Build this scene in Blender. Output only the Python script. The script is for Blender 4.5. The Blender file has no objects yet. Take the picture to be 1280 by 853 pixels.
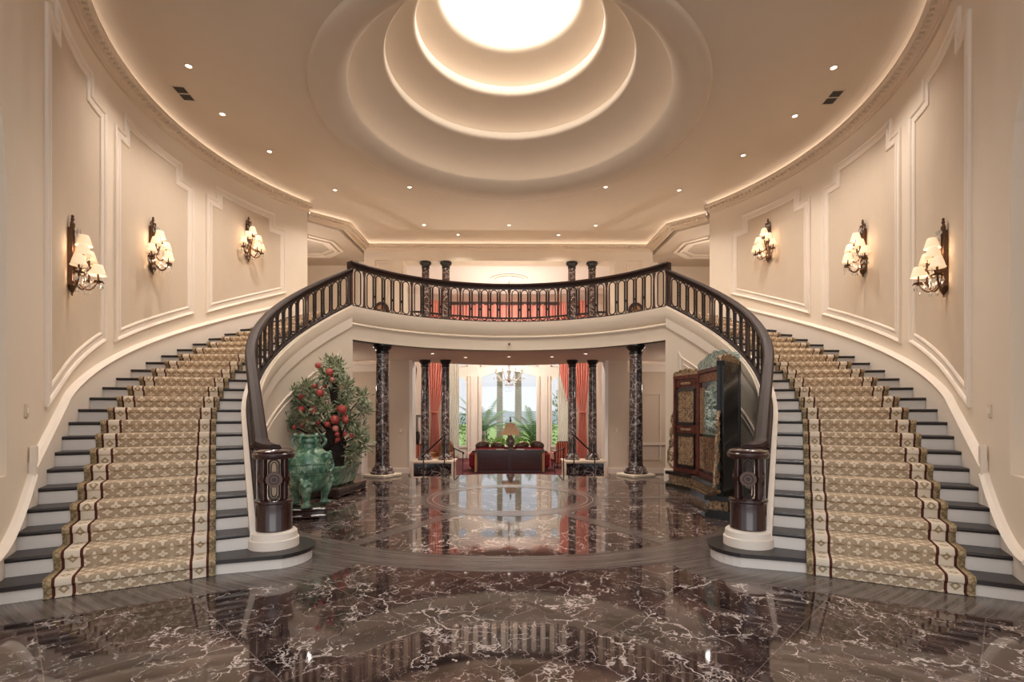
import bpy, math, random
from mathutils import Vector, Matrix
PI = math.pi
rad = math.radians
sin, cos = math.sin, math.cos
rnd = random.Random(7)
scn = bpy.context.scene
COL = scn.collection

# ------------------------------------------------------------------ helpers
class MB:
    """collects geometry that becomes one mesh object"""
    def __init__(s):
        s.v = []; s.f = []; s.sm = []; s.mi = []; s.uv = {}
    def add(s, vs, fs, smooth=False, mi=0):
        o = len(s.v)
        s.v += [tuple(p) for p in vs]
        for f in fs:
            s.f.append(tuple(i + o for i in f)); s.sm.append(smooth); s.mi.append(mi)
        return o
    def loft(s, rings, closed=True, caps=True, loop=False, smooth=False, mi=0):
        n = len(rings[0]); m = len(rings)
        vs = [p for r in rings for p in r]; fs = []
        for i in range(m if loop else m - 1):
            a, b = i * n, ((i + 1) % m) * n
            for j in range(n if closed else n - 1):
                k = (j + 1) % n
                fs.append((a + j, a + k, b + k, b + j))
        if caps and not loop and closed:
            fs.append(tuple(range(n - 1, -1, -1))); fs.append(tuple(range((m - 1) * n, m * n)))
        s.add(vs, fs, smooth, mi); return s
    def box(s, c, d, rz=0, mi=0, bev=0.0):
        x, y, z = d[0] / 2, d[1] / 2, d[2] / 2
        ca, sa = cos(rz), sin(rz)
        def T(p): return (c[0] + p[0] * ca - p[1] * sa, c[1] + p[0] * sa + p[1] * ca, c[2] + p[2])
        if bev <= 0:
            vs = [T(p) for p in ((-x,-y,-z),(x,-y,-z),(x,y,-z),(-x,y,-z),(-x,-y,z),(x,-y,z),(x,y,z),(-x,y,z))]
            s.add(vs, [(0,3,2,1),(4,5,6,7),(0,1,5,4),(1,2,6,5),(2,3,7,6),(3,0,4,7)], False, mi)
        else:
            b = min(bev, x * .9, y * .9, z * .9)
            rings = []
            for (i, zz) in ((b, -z), (0, -z + b), (0, z - b), (b, z)):
                X, Y = x - i, y - i
                rings.append([T(p) for p in ((-X+b,-Y,zz),(X-b,-Y,zz),(X,-Y+b,zz),(X,Y-b,zz),(X-b,Y,zz),(-X+b,Y,zz),(-X,Y-b,zz),(-X,-Y+b,zz))])
            s.loft(rings, mi=mi)
        return s
    def lathe(s, prof, c=(0,0,0), seg=24, a0=0, a1=2*PI, smooth=True, mi=0, caps=False, sx=1, sy=1):
        full = abs(a1 - a0 - 2 * PI) < 1e-6
        rings = []
        for i in range(seg if full else seg + 1):
            a = a0 + (a1 - a0) * i / seg
            rings.append([(c[0] + r * cos(a) * sx, c[1] + r * sin(a) * sy, c[2] + z) for r, z in prof])
        s.loft(rings, closed=False, caps=False, loop=full, smooth=smooth, mi=mi)
        return s
    def tube(s, path, r, seg=6, closed=False, smooth=True, mi=0, caps=True):
        P = [Vector(p) for p in path]; n = len(P); rings = []; up = None
        for i in range(n):
            if closed: t = P[(i + 1) % n] - P[i - 1]
            else: t = P[min(i + 1, n - 1)] - P[max(i - 1, 0)]
            if t.length < 1e-9: t = Vector((0, 0, 1))
            t.normalize()
            if up is None: up = Vector((0, 0, 1)) if abs(t.z) < .9 else Vector((1, 0, 0))
            a = t.cross(up)
            if a.length < 1e-6: a = t.cross(Vector((0.3, 1, 0.2)))
            a.normalize(); b = a.cross(t).normalized(); up = b
            rr = r(i / (n - 1)) if callable(r) else r
            rings.append([P[i] + a * (rr * cos(2*PI*j/seg)) + b * (rr * sin(2*PI*j/seg)) for j in range(seg)])
        s.loft(rings, loop=closed, caps=caps, smooth=smooth, mi=mi); return s
    def sphere(s, c, r, seg=10, rng=7, sc=(1,1,1), mi=0):
        prof = [(max(r * sin(PI * i / rng), 1e-4), -r * cos(PI * i / rng)) for i in range(rng + 1)]
        rings = []
        for i in range(seg):
            a = 2 * PI * i / seg
            rings.append([(c[0] + q * cos(a) * sc[0], c[1] + q * sin(a) * sc[1], c[2] + z * sc[2]) for q, z in prof])
        s.loft(rings, closed=False, caps=False, loop=True, smooth=True, mi=mi); return s
    def prism(s, poly, z0, z1, mi=0, smooth=False):
        n = len(poly)
        vs = [(p[0], p[1], z0) for p in poly] + [(p[0], p[1], z1) for p in poly]
        fs = [tuple(range(n - 1, -1, -1)), tuple(range(n, 2 * n))] + [(i, (i+1) % n, n + (i+1) % n, n + i) for i in range(n)]
        s.add(vs, fs, smooth, mi); return s
    def sweep2(s, path, sec, closed=False, caps=True, mi=0, smooth=False, zf=None):
        """sweep a (lateral, z) section along a plan path; lateral is to the left of travel"""
        n = len(path); rings = []
        for i in range(n):
            p = Vector(path[i][:2])
            a = Vector(path[i - 1][:2]) if (i > 0 or closed) else None
            b = Vector(path[(i + 1) % n][:2]) if (i < n - 1 or closed) else None
            d1 = (p - a).normalized() if a is not None else None
            d2 = (b - p).normalized() if b is not None else None
            if d1 is None: d1 = d2
            if d2 is None: d2 = d1
            n1 = Vector((-d1.y, d1.x)); n2 = Vector((-d2.y, d2.x))
            m = (n1 + n2); m = m.normalized() if m.length > 1e-6 else n1
            k = 1 / max(m.dot(n1), .3)
            z = path[i][2] if len(path[i]) > 2 else 0
            rings.append([(p.x + m.x * k * q[0], p.y + m.y * k * q[0], z + q[1]) for q in sec])
        s.loft(rings, closed=True, caps=caps, loop=closed, mi=mi, smooth=smooth); return s
    def build(s, name, mat, parent=None, loc=None, rotz=0, autosmooth=False):
        me = bpy.data.meshes.new(name)
        me.from_pydata(s.v, [], s.f)
        mats = mat if isinstance(mat, (list, tuple)) else [mat]
        for m in mats: me.materials.append(m)
        me.polygons.foreach_set('use_smooth', s.sm)
        me.polygons.foreach_set('material_index', s.mi)
        if s.uv:
            uvl = me.uv_layers.new(name='UVMap')
            for poly in me.polygons:
                for li in poly.loop_indices:
                    uvl.data[li].uv = s.uv.get(me.loops[li].vertex_index, (0, 0))
        me.validate(); me.update()
        if any(s.sm): me.set_sharp_from_angle(angle=rad(38))
        o = bpy.data.objects.new(name, me); COL.objects.link(o)
        if loc is not None: o.location = loc
        o.rotation_euler = (0, 0, rotz)
        if parent is not None: o.parent = parent
        return o
    def mirror(s):
        s.v = [(-x, y, z) for x, y, z in s.v]; s.f = [tuple(reversed(f)) for f in s.f]; return s

def empty(name, loc=(0,0,0), rz=0):
    o = bpy.data.objects.new(name, None); COL.objects.link(o)
    o.location = loc; o.rotation_euler = (0, 0, rz); o.empty_display_size = .2
    return o
def tag(o, label, cat, group=None, kind=None):
    o['label'] = label; o['category'] = cat
    if group: o['group'] = group
    if kind: o['kind'] = kind
    return o
def struct(o):
    o['kind'] = 'structure'; return o
def dup(root, loc, rz, label=None):
    r = root.copy(); COL.objects.link(r); r.location = loc; r.rotation_euler = (0, 0, rz)
    if label: r['label'] = label
    for ch in list(root.children):
        c = ch.copy(); COL.objects.link(c); c.parent = r
        for g in list(ch.children):
            d = g.copy(); COL.objects.link(d); d.parent = c
    return r

# ------------------------------------------------------------------ materials
def srgb(r, g, b):
    f = lambda c: (c / 255 / 12.92) if c / 255 <= .04045 else ((c / 255 + .055) / 1.055) ** 2.4
    return (f(r), f(g), f(b), 1)
class NT:
    def __init__(s, name):
        s.m = bpy.data.materials.new(name); s.m.use_nodes = True
        s.t = s.m.node_tree; s.n = s.t.nodes; s.l = s.t.links
        s.b = s.n['Principled BSDF']; s.out = s.n['Material Output']
    def node(s, typ, **kw):
        n = s.n.new(typ)
        for k, v in kw.items(): setattr(n, k, v)
        return n
    def link(s, a, b): s.l.new(a, b)
    def val(s, x, sock):
        if isinstance(x, (int, float)): sock.default_value = x
        elif isinstance(x, (tuple, list)): sock.default_value = x
        else: s.link(x, sock)
    def math(s, op, a, b=0.0, c=None):
        n = s.node('ShaderNodeMath', operation=op)
        s.val(a, n.inputs[0]); s.val(b, n.inputs[1])
        if c is not None: s.val(c, n.inputs[2])
        return n.outputs[0]
    def mix(s, f, a, b):
        n = s.node('ShaderNodeMix', data_type='RGBA')
        s.val(f, n.inputs[0]); s.val(a, n.inputs[6]); s.val(b, n.inputs[7])
        return n.outputs[2]
    def noise(s, vec=None, scale=5, detail=4, rough=.5, dist=0):
        n = s.node('ShaderNodeTexNoise')
        n.inputs['Scale'].default_value = scale; n.inputs['Detail'].default_value = detail
        n.inputs['Roughness'].default_value = rough; n.inputs['Distortion'].default_value = dist
        if vec is not None: s.link(vec, n.inputs['Vector'])
        return n
    def ramp(s, f, stops):
        n = s.node('ShaderNodeValToRGB'); s.val(f, n.inputs[0])
        e = n.color_ramp.elements
        while len(e) < len(stops): e.new(.5)
        for i, (p, c) in enumerate(stops):
            e[i].position = p; e[i].color = c if len(c) == 4 else (*c, 1)
        return n.outputs[0]
    def coord(s, which='Object'):
        return s.node('ShaderNodeTexCoord').outputs[which]
    def pos(s): return s.node('ShaderNodeNewGeometry').outputs['Position']
    def bump(s, h, strength=.3, dist=.01):
        n = s.node('ShaderNodeBump'); n.inputs['Strength'].default_value = strength
        n.inputs['Distance'].default_value = dist
        s.link(h, n.inputs['Height']); s.link(n.outputs[0], s.b.inputs['Normal'])
    def set(s, color=None, rough=None, metal=None, spec=None, coat=None, trans=None, emis=None, estr=None, alpha=None, sheen=None):
        b = s.b.inputs
        if color is not None: s.val(color, b['Base Color'])
        if rough is not None: s.val(rough, b['Roughness'])
        if metal is not None: b['Metallic'].default_value = metal
        if spec is not None: b['Specular IOR Level'].default_value = spec
        if coat is not None: b['Coat Weight'].default_value = coat; b['Coat Roughness'].default_value = .05
        if trans is not None: b['Transmission Weight'].default_value = trans
        if emis is not None: s.val(emis, b['Emission Color'])
        if estr is not None: b['Emission Strength'].default_value = estr
        if alpha is not None: s.val(alpha, b['Alpha'])
        if sheen is not None: b['Sheen Weight'].default_value = sheen
        return s.m
def simple(name, col, rough=.5, metal=0, var=.12, scale=6, bump=0, coat=None, spec=None, bscale=None, emis=None, estr=None):
    t = NT(name); p = t.coord()
    n = t.noise(p, scale, 4, .55)
    d = tuple(c * (1 - var) for c in col[:3]) + (1,); u = tuple(min(1, c * (1 + var)) for c in col[:3]) + (1,)
    t.set(color=t.mix(n.outputs[0], d, u), rough=rough, metal=metal, coat=coat, spec=spec, emis=emis, estr=estr)
    if bump:
        nb = t.noise(p, bscale or scale * 6, 3, .6); t.bump(nb.outputs[0], bump, .005)
    return t.m

M = {}
M['wall'] = simple('plaster_cream', srgb(230, 214, 194), .75, var=.03, scale=2.0, bump=.05, bscale=40)
M['panelfield'] = simple('plaster_beige', srgb(208, 189, 167), .8, var=.05, scale=3.0, bump=.06, bscale=30)
M['trim'] = simple('painted_trim', srgb(234, 219, 203), .55, var=.02, scale=3)
M['ceil'] = simple('plaster_ceiling', srgb(200, 184, 166), .8, var=.03, scale=2.5, bump=.04, bscale=25)
M['white'] = simple('white_paint', srgb(236, 226, 214), .45, var=.02)
M['riser'] = simple('riser_paint', srgb(226, 216, 206), .5, var=.02)
M['tread'] = simple('tread_dark_wood', srgb(44, 38, 37), .35, var=.25, scale=14, spec=.4)
M['wood'] = simple('rail_dark_wood', srgb(46, 30, 25), .5, var=.3, scale=10, spec=.16)
M['mahog'] = simple('newel_mahogany', srgb(52, 27, 24), .22, var=.25, scale=12, coat=.5)
M['iron'] = simple('iron_bronze', srgb(58, 48, 46), .38, metal=.6, var=.2, scale=30)
M['post'] = simple('post_bronze', srgb(84, 62, 54), .35, metal=.5, var=.2, scale=30)
M['bronze'] = simple('sconce_bronze', srgb(92, 66, 46), .42, metal=.7, var=.35, scale=40)
M['greystone'] = simple('inlay_grey_line', srgb(150, 140, 132), .25, var=.1)
M['cornice'] = simple('cornice_beige', srgb(216, 197, 176), .6, var=.05)
M['cream_stone'] = simple('cream_stone', srgb(222, 202, 178), .5, var=.06)
M['chrome'] = simple('polished_steel', srgb(190, 190, 195), .15, metal=1, var=.05)
M['red_uph'] = simple('crimson_fabric', srgb(128, 26, 34), .85, var=.2, scale=20, bump=.2)
M['red_carpet'] = simple('crimson_carpet', srgb(98, 42, 45), .95, var=.2, scale=30, bump=.3)
M['tan_uph'] = simple('tan_fabric', srgb(170, 125, 85), .8, var=.15, scale=20)
M['dark'] = simple('dark_walnut', srgb(52, 28, 26), .3, var=.3, scale=8, coat=.3)
M['black'] = simple('black_lacquer', srgb(18, 14, 12), .25, var=.2, coat=.2)
M['switch'] = simple('switch_plate_ivory', srgb(214, 196, 170), .4, var=.02)
M['vent'] = simple('vent_dark', srgb(44, 36, 30), .6, var=.1)

def emit(name, col, strength):
    t = NT(name); return t.set(color=col, rough=.6, emis=col, estr=strength)
M['cove'] = emit('cove_light_strip', (1, .91, .80, 1), 1.9)
M['cornicelight'] = emit('cornice_light_strip', (1, .90, .78, 1), 3.2)
M['skylight'] = emit('skylight_diffuser', (1, .97, .90, 1), 10.0)
M['lampdisc'] = emit('downlight_lens', (1, .86, .70, 1), 6.0)

def m_shade():
    t = NT('lampshade_cream'); z = t.coord('Generated')
    t.set(color=srgb(245, 225, 190), rough=.8, emis=(1, .78, .54, 1), estr=.30); return t.m
M['shade'] = m_shade()

def m_marble(name, base1, base2, vein, scale=1.0, grid=False, rough=.07, vein_w=.035, dens=.5):
    t = NT(name); p = t.pos() if grid else t.coord()
    vec = p; gm = None
    if grid:
        sp = t.node('ShaderNodeSeparateXYZ'); t.link(p, sp.inputs[0])
        x, y = sp.outputs[0], sp.outputs[1]
        a = t.math('DIVIDE', t.math('SUBTRACT', t.math('ADD', x, y), 1.62), 1.395)
        b = t.math('DIVIDE', t.math('SUBTRACT', t.math('SUBTRACT', y, x), 1.62), 1.395)
        fa, fb = t.math('FLOOR', a), t.math('FLOOR', b)
        ea = t.math('MINIMUM', t.math('FRACT', a), t.math('SUBTRACT', 1, t.math('FRACT', a)))
        eb = t.math('MINIMUM', t.math('FRACT', b), t.math('SUBTRACT', 1, t.math('FRACT', b)))
        e = t.math('MINIMUM', ea, eb)
        dx = t.math('MULTIPLY', x, x); yy = t.math('SUBTRACT', y, 9.5)
        outside = t.math('GREATER_THAN', t.math('ADD', dx, t.math('MULTIPLY', yy, yy)), 4.43 ** 2)
        gm = t.math('MULTIPLY', t.math('LESS_THAN', e, .0035), outside)
        wn = t.node('ShaderNodeTexWhiteNoise', noise_dimensions='2D')
        cb = t.node('ShaderNodeCombineXYZ'); t.link(fa, cb.inputs[0]); t.link(fb, cb.inputs[1]); t.link(cb.outputs[0], wn.inputs['Vector'])
        sc = t.node('ShaderNodeVectorMath', operation='SCALE'); t.link(wn.outputs['Color'], sc.inputs[0]); sc.inputs['Scale'].default_value = 11
        ad = t.node('ShaderNodeVectorMath', operation='ADD'); t.link(p, ad.inputs[0]); t.link(sc.outputs[0], ad.inputs[1])
        vec = ad.outputs[0]
    n1 = t.noise(vec, 1.3 * scale, 5, .6, .6)
    base = t.mix(t.ramp(n1.outputs[0], [(.36, (0,0,0)), (.66, (1,1,1))]), base1, base2)
    # distort
    nd = t.noise(vec, 2.2 * scale, 4, .6)
    dv = t.node('ShaderNodeVectorMath', operation='SCALE'); t.link(nd.outputs['Color'], dv.inputs[0]); dv.inputs['Scale'].default_value = .75 / scale
    av = t.node('ShaderNodeVectorMath', operation='ADD'); t.link(vec, av.inputs[0]); t.link(dv.outputs[0], av.inputs[1])
    st = t.node('ShaderNodeMapping'); st.inputs['Scale'].default_value = (1, .62, 1); st.inputs['Rotation'].default_value = (0, 0, .6)
    t.link(av.outputs[0], st.inputs['Vector'])
    tot = None
    for (sc_, w, th) in ((1.1 * scale, vein_w * .8, .47), (2.1 * scale, vein_w, .46), (5.0 * scale, vein_w * 1.6, .52), (10.5 * scale, vein_w * 2.2, .58)):
        vo = t.node('ShaderNodeTexVoronoi', feature='DISTANCE_TO_EDGE'); vo.inputs['Scale'].default_value = sc_
        t.link(st.outputs[0], vo.inputs['Vector'])
        nw = t.noise(vec, sc_ * .55, 3, .6)
        mask = t.ramp(nw.outputs[0], [(th - .05 - (dens - .5) * .2, (0,0,0)), (th + .16 - (dens - .5) * .2, (1,1,1))])
        wv = t.math('MULTIPLY', t.math('ADD', mask, .05), w)
        v = t.math('SUBTRACT', 1, t.math('DIVIDE', vo.outputs['Distance'], wv)); v = t.math('MAXIMUM', v, 0)
        v = t.math('MULTIPLY', t.math('MULTIPLY', v, mask), .95)
        v = t.math('MINIMUM', t.math('MULTIPLY', v, 1.6), 1)
        tot = v if tot is None else t.math('MAXIMUM', tot, v)
    col = t.mix(t.math('MULTIPLY', tot, .8), base, vein)
    if gm is not None: col = t.mix(t.math('MULTIPLY', gm, .35), col, srgb(150, 130, 120))
    t.set(color=col, rough=rough, spec=.7 if grid else .5); return t.m
M['marble'] = m_marble('marble_floor_brown', srgb(38, 27, 26), srgb(84, 64, 58), srgb(214, 198, 188), 1.6, True, .045, .022, .54)
M['colmarble'] = m_marble('column_marble', srgb(36, 26, 26), srgb(88, 67, 62), srgb(205, 190, 182), 2.2, False, .12, .04, .6)
M['panelmarble'] = m_marble('pedestal_marble', srgb(14, 12, 13), srgb(40, 30, 30), srgb(200, 190, 184), 2.2, False, .12)

def m_inlay():
    t = NT('inlay_wood_band'); p = t.pos()
    sp = t.node('ShaderNodeSeparateXYZ'); t.link(p, sp.inputs[0])
    yy = t.math('SUBTRACT', sp.outputs[1], 9.5)
    r = t.math('SQRT', t.math('ADD', t.math('MULTIPLY', sp.outputs[0], sp.outputs[0]), t.math('MULTIPLY', yy, yy)))
    a = t.math('ARCTAN2', sp.outputs[0], yy)
    cb = t.node('ShaderNodeCombineXYZ'); t.link(t.math('MULTIPLY', r, 26), cb.inputs[0]); t.link(t.math('MULTIPLY', a, 3), cb.inputs[1])
    n = t.noise(cb.outputs[0], 1, 5, .7)
    t.set(color=t.mix(t.ramp(n.outputs[0], [(.3, (0,0,0)), (.7, (1,1,1))]), srgb(54, 47, 44), srgb(122, 109, 102)), rough=.2, spec=.5); return t.m
M['inlay'] = m_inlay()

def m_runner():
    t = NT('runner_carpet'); uv = t.coord('UV')
    sp = t.node('ShaderNodeSeparateXYZ'); t.link(uv, sp.inputs[0]); u, v = sp.outputs[0], sp.outputs[1]
    W = 1.27
    # trellis of four-petalled flowers, staggered
    P = .15
    nz = t.noise(uv, 90, 2, .5)
    def flower(ou, ov, R):
        x = t.math('SUBTRACT', t.math('FRACT', t.math('ADD', t.math('DIVIDE', u, P), ou)), .5)
        y = t.math('SUBTRACT', t.math('FRACT', t.math('ADD', t.math('DIVIDE', v, P), ov)), .5)
        r = t.math('SQRT', t.math('ADD', t.math('MULTIPLY', x, x), t.math('MULTIPLY', y, y)))
        a = t.math('ARCTAN2', y, x)
        lim = t.math('ADD', R * .74, t.math('MULTIPLY', t.math('COSINE', t.math('MULTIPLY', a, 4)), R * .26))
        pet = t.math('LESS_THAN', r, lim)
        hole = t.math('GREATER_THAN', r, R * .16)
        return t.math('MULTIPLY', pet, hole), x, y
    f1, x1, y1 = flower(0, 0, .31); f2, x2, y2 = flower(.5, .5, .29)
    lat = t.math('LESS_THAN', t.math('ABSOLUTE', t.math('SUBTRACT', t.math('ADD', t.math('ABSOLUTE', x1), t.math('ABSOLUTE', y1)), .5)), .07)
    pat = t.math('MAXIMUM', t.math('MAXIMUM', f1, f2), t.math('MULTIPLY', lat, .12))
    field = t.mix(pat, srgb(168, 147, 122), srgb(224, 206, 182))
    # borders
    e = t.math('MINIMUM', u, t.math('SUBTRACT', W, u))
    band = t.math('LESS_THAN', e, .205)
    bx = t.math('SUBTRACT', e, .135)
    by = t.math('SUBTRACT', t.math('FRACT', t.math('DIVIDE', v, .19)), .5)
    br = t.math('ADD', t.math('ABSOLUTE', t.math('MULTIPLY', bx, 14)), t.math('ABSOLUTE', t.math('MULTIPLY', by, 2.2)))
    motif = t.math('LESS_THAN', t.math('ABSOLUTE', t.math('SUBTRACT', br, .42)), .16)
    bcol = t.mix(motif, srgb(222, 208, 188), srgb(160, 138, 106))
    col = t.mix(band, field, bcol)
    edge = t.math('LESS_THAN', e, .068)
    ec = t.mix(t.ramp(t.noise(uv, 45, 2, .5).outputs[0], [(.45, (0,0,0)), (.55, (1,1,1))]), srgb(150, 128, 92), srgb(194, 176, 144))
    col = t.mix(edge, col, ec)
    s1 = t.math('LESS_THAN', t.math('ABSOLUTE', t.math('SUBTRACT', e, .068)), .011)
    s2 = t.math('LESS_THAN', t.math('ABSOLUTE', t.math('SUBTRACT', e, .203)), .012)
    col = t.mix(t.math('MAXIMUM', s1, s2), col, srgb(70, 18, 22))
    col = t.mix(t.math('MULTIPLY', nz.outputs[0], .25), col, srgb(140, 112, 80))
    t.set(color=col, rough=.95, spec=.1); t.bump(t.math('ADD', nz.outputs[0], t.math('MULTIPLY', pat, .6)), .35, .006); return t.m
M['runner'] = m_runner()

def m_glazed():
    t = NT('glazed_jade'); p = t.coord()
    n = t.noise(p, 7, 5, .6, .4); n2 = t.noise(p, 24, 3, .6)
    c = t.ramp(n.outputs[0], [(.3, srgb(46, 78, 58)), (.5, srgb(88, 128, 102)), (.68, srgb(168, 190, 164))])
    t.set(color=c, rough=.16, coat=.5); t.bump(n2.outputs[0], .35, .02); return t.m
M['jade'] = m_glazed()
def m_gold(name, dark, lite, sc, b=.8):
    t = NT(name); p = t.coord()
    n = t.noise(p, sc, 4, .65, 1.2); v = t.node('ShaderNodeTexVoronoi'); v.inputs['Scale'].default_value = sc * 1.3; t.link(p, v.inputs['Vector'])
    h = t.math('ADD', n.outputs[0], t.math('MULTIPLY', v.outputs['Distance'], .5))
    n3 = t.noise(p, sc * .28, 3, .6, 2.0)
    h2 = t.math('ADD', t.math('MULTIPLY', h, .55), t.math('MULTIPLY', n3.outputs[0], .62))
    f = t.ramp(h2, [(.58, (0,0,0)), (.82, (1,1,1))])
    t.set(color=t.mix(f, dark, lite), rough=.36, metal=.35); t.bump(h, b, .03); return t.m
M['gold'] = m_gold('carved_gilt', srgb(58, 40, 30), srgb(190, 158, 122), 26)
M['goldred'] = m_gold('carved_red_gilt', srgb(66, 32, 26), srgb(172, 124, 94), 28)
M['pearl'] = m_gold('carved_pearl', srgb(66, 86, 80), srgb(196, 212, 202), 22)
M['redlac'] = m_gold('red_lacquer', srgb(70, 26, 22), srgb(110, 54, 44), 9, .3)
def m_striped(name, a, b, axis, freq):
    t = NT(name); sp = t.node('ShaderNodeSeparateXYZ'); t.link(t.coord(), sp.inputs[0])
    w = t.math('GREATER_THAN', t.math('SINE', t.math('MULTIPLY', sp.outputs[axis], freq)), .2)
    t.set(color=t.mix(w, a, b), rough=.8); return t.m
M['stripe_red'] = m_striped('striped_red_fabric', srgb(188, 60, 52), srgb(222, 176, 150), 0, 70)
def m_curtain(name, c1, c2, tr):
    t = NT(name); n = t.noise(t.coord(), 4, 2, .5)
    d = t.node('ShaderNodeBsdfDiffuse'); tl = t.node('ShaderNodeBsdfTranslucent')
    c = t.mix(n.outputs[0], c1, c2); t.link(c, d.inputs[0]); t.link(c, tl.inputs[0])
    mx = t.node('ShaderNodeMixShader'); mx.inputs[0].default_value = tr
    t.link(d.outputs[0], mx.inputs[1]); t.link(tl.outputs[0], mx.inputs[2]); t.link(mx.outputs[0], t.out.inputs[0]); return t.m
M['coral'] = m_curtain('coral_drape', srgb(238, 164, 150), srgb(247, 194, 180), .5)
M['sheer'] = m_curtain('sheer_voile', srgb(238, 234, 226), srgb(246, 244, 238), .6)
def m_glass():
    t = NT('window_glass'); g = t.node('ShaderNodeBsdfGlossy'); g.inputs['Roughness'].default_value = .02
    tr = t.node('ShaderNodeBsdfTransparent'); mx = t.node('ShaderNodeMixShader'); mx.inputs[0].default_value = .06
    t.link(tr.outputs[0], mx.inputs[1]); t.link(g.outputs[0], mx.inputs[2]); t.link(mx.outputs[0], t.out.inputs[0]); return t.m
M['glass'] = m_glass()
def m_crystal():
    t = NT('crystal'); return t.set(color=(.9, .88, .84, 1), rough=.08, trans=.55, spec=.8)
M['crystal'] = m_crystal()
M['leaf'] = simple('leaf_sage', srgb(158, 164, 130), .5, var=.45, scale=9)
M['leafdark'] = simple('leaf_dark', srgb(98, 110, 80), .55, var=.4, scale=9)
M['fruit'] = simple('fruit_red', srgb(178, 70, 64), .35, var=.3, scale=14, coat=.3)
M['fruitpink'] = simple('fruit_pink', srgb(206, 130, 116), .4, var=.25, scale=14, coat=.2)
M['bark'] = simple('bark_dark', srgb(40, 28, 22), .85, var=.4, scale=14, bump=.8)
M['palmtrunk'] = simple('palm_trunk', srgb(172, 156, 140), .9, var=.25, scale=6, bump=.5)
M['palmleaf'] = simple('palm_frond', srgb(104, 146, 62), .6, var=.35, scale=3)
M['shrub'] = simple('shrub_leaf', srgb(120, 156, 66), .6, var=.45, scale=5)
M['shrub2'] = simple('shrub_leaf_dark', srgb(70, 108, 58), .6, var=.45, scale=5)
M['lawn'] = simple('lawn_grass', srgb(150, 176, 100), .95, var=.3, scale=3)
M['sea'] = simple('sea_water', srgb(150, 172, 186), .35, var=.06, scale=.05)
M['hill'] = simple('hill_far', srgb(150, 160, 160), .9, var=.2, scale=.05)
M['lampshade_tan'] = simple('pleated_shade', srgb(176, 142, 104), .8, var=.1, scale=20, emis=(.8, .5, .3, 1), estr=.08)
M['urn'] = m_gold('urn_dark_ceramic', srgb(44, 38, 36), srgb(150, 140, 128), 12, .2)
M['cushion'] = m_gold('cushion_brocade', srgb(48, 32, 28), srgb(120, 96, 72), 26, .1)
M['tapestry'] = m_gold('carved_dark_panel', srgb(22, 18, 14), srgb(120, 98, 70), 10, .8)

def ang2(v): return math.atan2(v[1], v[0])
# ------------------------------------------------------------------ plan geometry
CY = 9.5                       # centre of the rotunda (0, CY)
PHI, K0, DTH, RISE = .5184, 9.08, .0691, .1666
R_IN, R_OUT, R_WALL = 4.457, 6.36, 6.40
TL = R_IN * DTH                # going on the straight flight
NST = 24
ZF = NST * RISE - .018         # upper floor level
def zn(k): return k * RISE - .018
def P(k, R, sg=-1):
    """plan point of radius R at step number k (sg -1 left flight, +1 right)"""
    if k < K0:
        s = (K0 - k) * TL
        x = R * cos(PHI) - s * sin(PHI); y = -R * sin(PHI) - s * cos(PHI)
    else:
        a = PHI - (k - K0) * DTH
        x = R * cos(a); y = -R * sin(a)
    return (sg * x, CY + y)
def kang(deg):                 # step number for an angle measured from the +y axis
    return K0 + (rad(90 - deg) + PHI) / DTH
def A(deg, R, sg=1):           # plan point on a circle, deg from +y
    return (sg * R * sin(rad(deg)), CY + R * cos(rad(deg)))
ATAN = 90 + math.degrees(PHI)  # angle where the outer wall turns straight
WT = R_WALL * rad(ATAN)
def WP(w, off, sg):            # outer wall: w metres along, off metres out into the room
    R = R_WALL - off
    if w <= WT:
        a = w / R_WALL; return (sg * R * sin(a), CY + R * cos(a))
    s = w - WT
    return (sg * (R * cos(PHI) - s * sin(PHI)), CY - R * sin(PHI) - s * cos(PHI))
def wa(deg): return R_WALL * rad(deg)
def frange(a, b, n): return [a + (b - a) * i / n for i in range(n + 1)]
SIDE = {-1: 'left', 1: 'right'}
NEAR = {-1: 'on the side of the green jar', 1: 'on the side of the carved screen'}
ntrim = [0]
def trim(mb, mat):
    ntrim[0] += 1
    return struct(mb.build('trim_%d' % ntrim[0], mat))
ZC = 7.10                      # ceiling level

# ------------------------------------------------------------------ floor
def arc_pts(R, a0, a1, n): return [A(a, R) for a in frange(a0, a1, n)]
fl = [(-9.5, -3), (9.5, -3), (9.5, 13.3), (2.62, 13.3), (2.5, 12.4)] + arc_pts(3.66, 39, -39, 40) + [(-2.5, 12.4), (-2.62, 13.3), (-9.5, 13.3)]
struct(MB().prism(fl, -.06, 0).build('floor', M['marble']))
# wooden inlay bands
def band(poly, z=.003):
    return MB().prism(poly, -.02, z)
b = MB()
def ringband(mb, r0, r1, a0, a1, n, z=.003):
    rings = []
    for a in frange(a0, a1, n):
        p, q = A(a, r0), A(a, r1)
        rings.append([(p[0], p[1], -.02), (q[0], q[1], -.02), (q[0], q[1], z), (p[0], p[1], z)])
    mb.loft(rings)
ringband(b, 3.88, 4.43, 47, 313, 140)
ringband(b, 1.28, 1.70, 0, 360, 90)
for a in (30, -30, 90, -90, 150, 210):
    d = Vector((sin(rad(a)), cos(rad(a)))); n = Vector((-d.y, d.x)); c = Vector((0, CY))
    w = .11
    e = 3.6 if abs(a) == 30 else 3.9
    q = [c + d * 1.65 + n * w, c + d * 1.65 - n * w, c + d * e - n * w, c + d * e + n * w]
    b.prism([tuple(p) for p in q], -.02, .0025)
trim(b, M['inlay'])
b = MB()
for (r0, r1) in ((1.43, 1.445), (1.53, 1.545)): ringband(b, r0, r1, 0, 360, 90, .004)
trim(b, M['greystone'])
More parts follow.
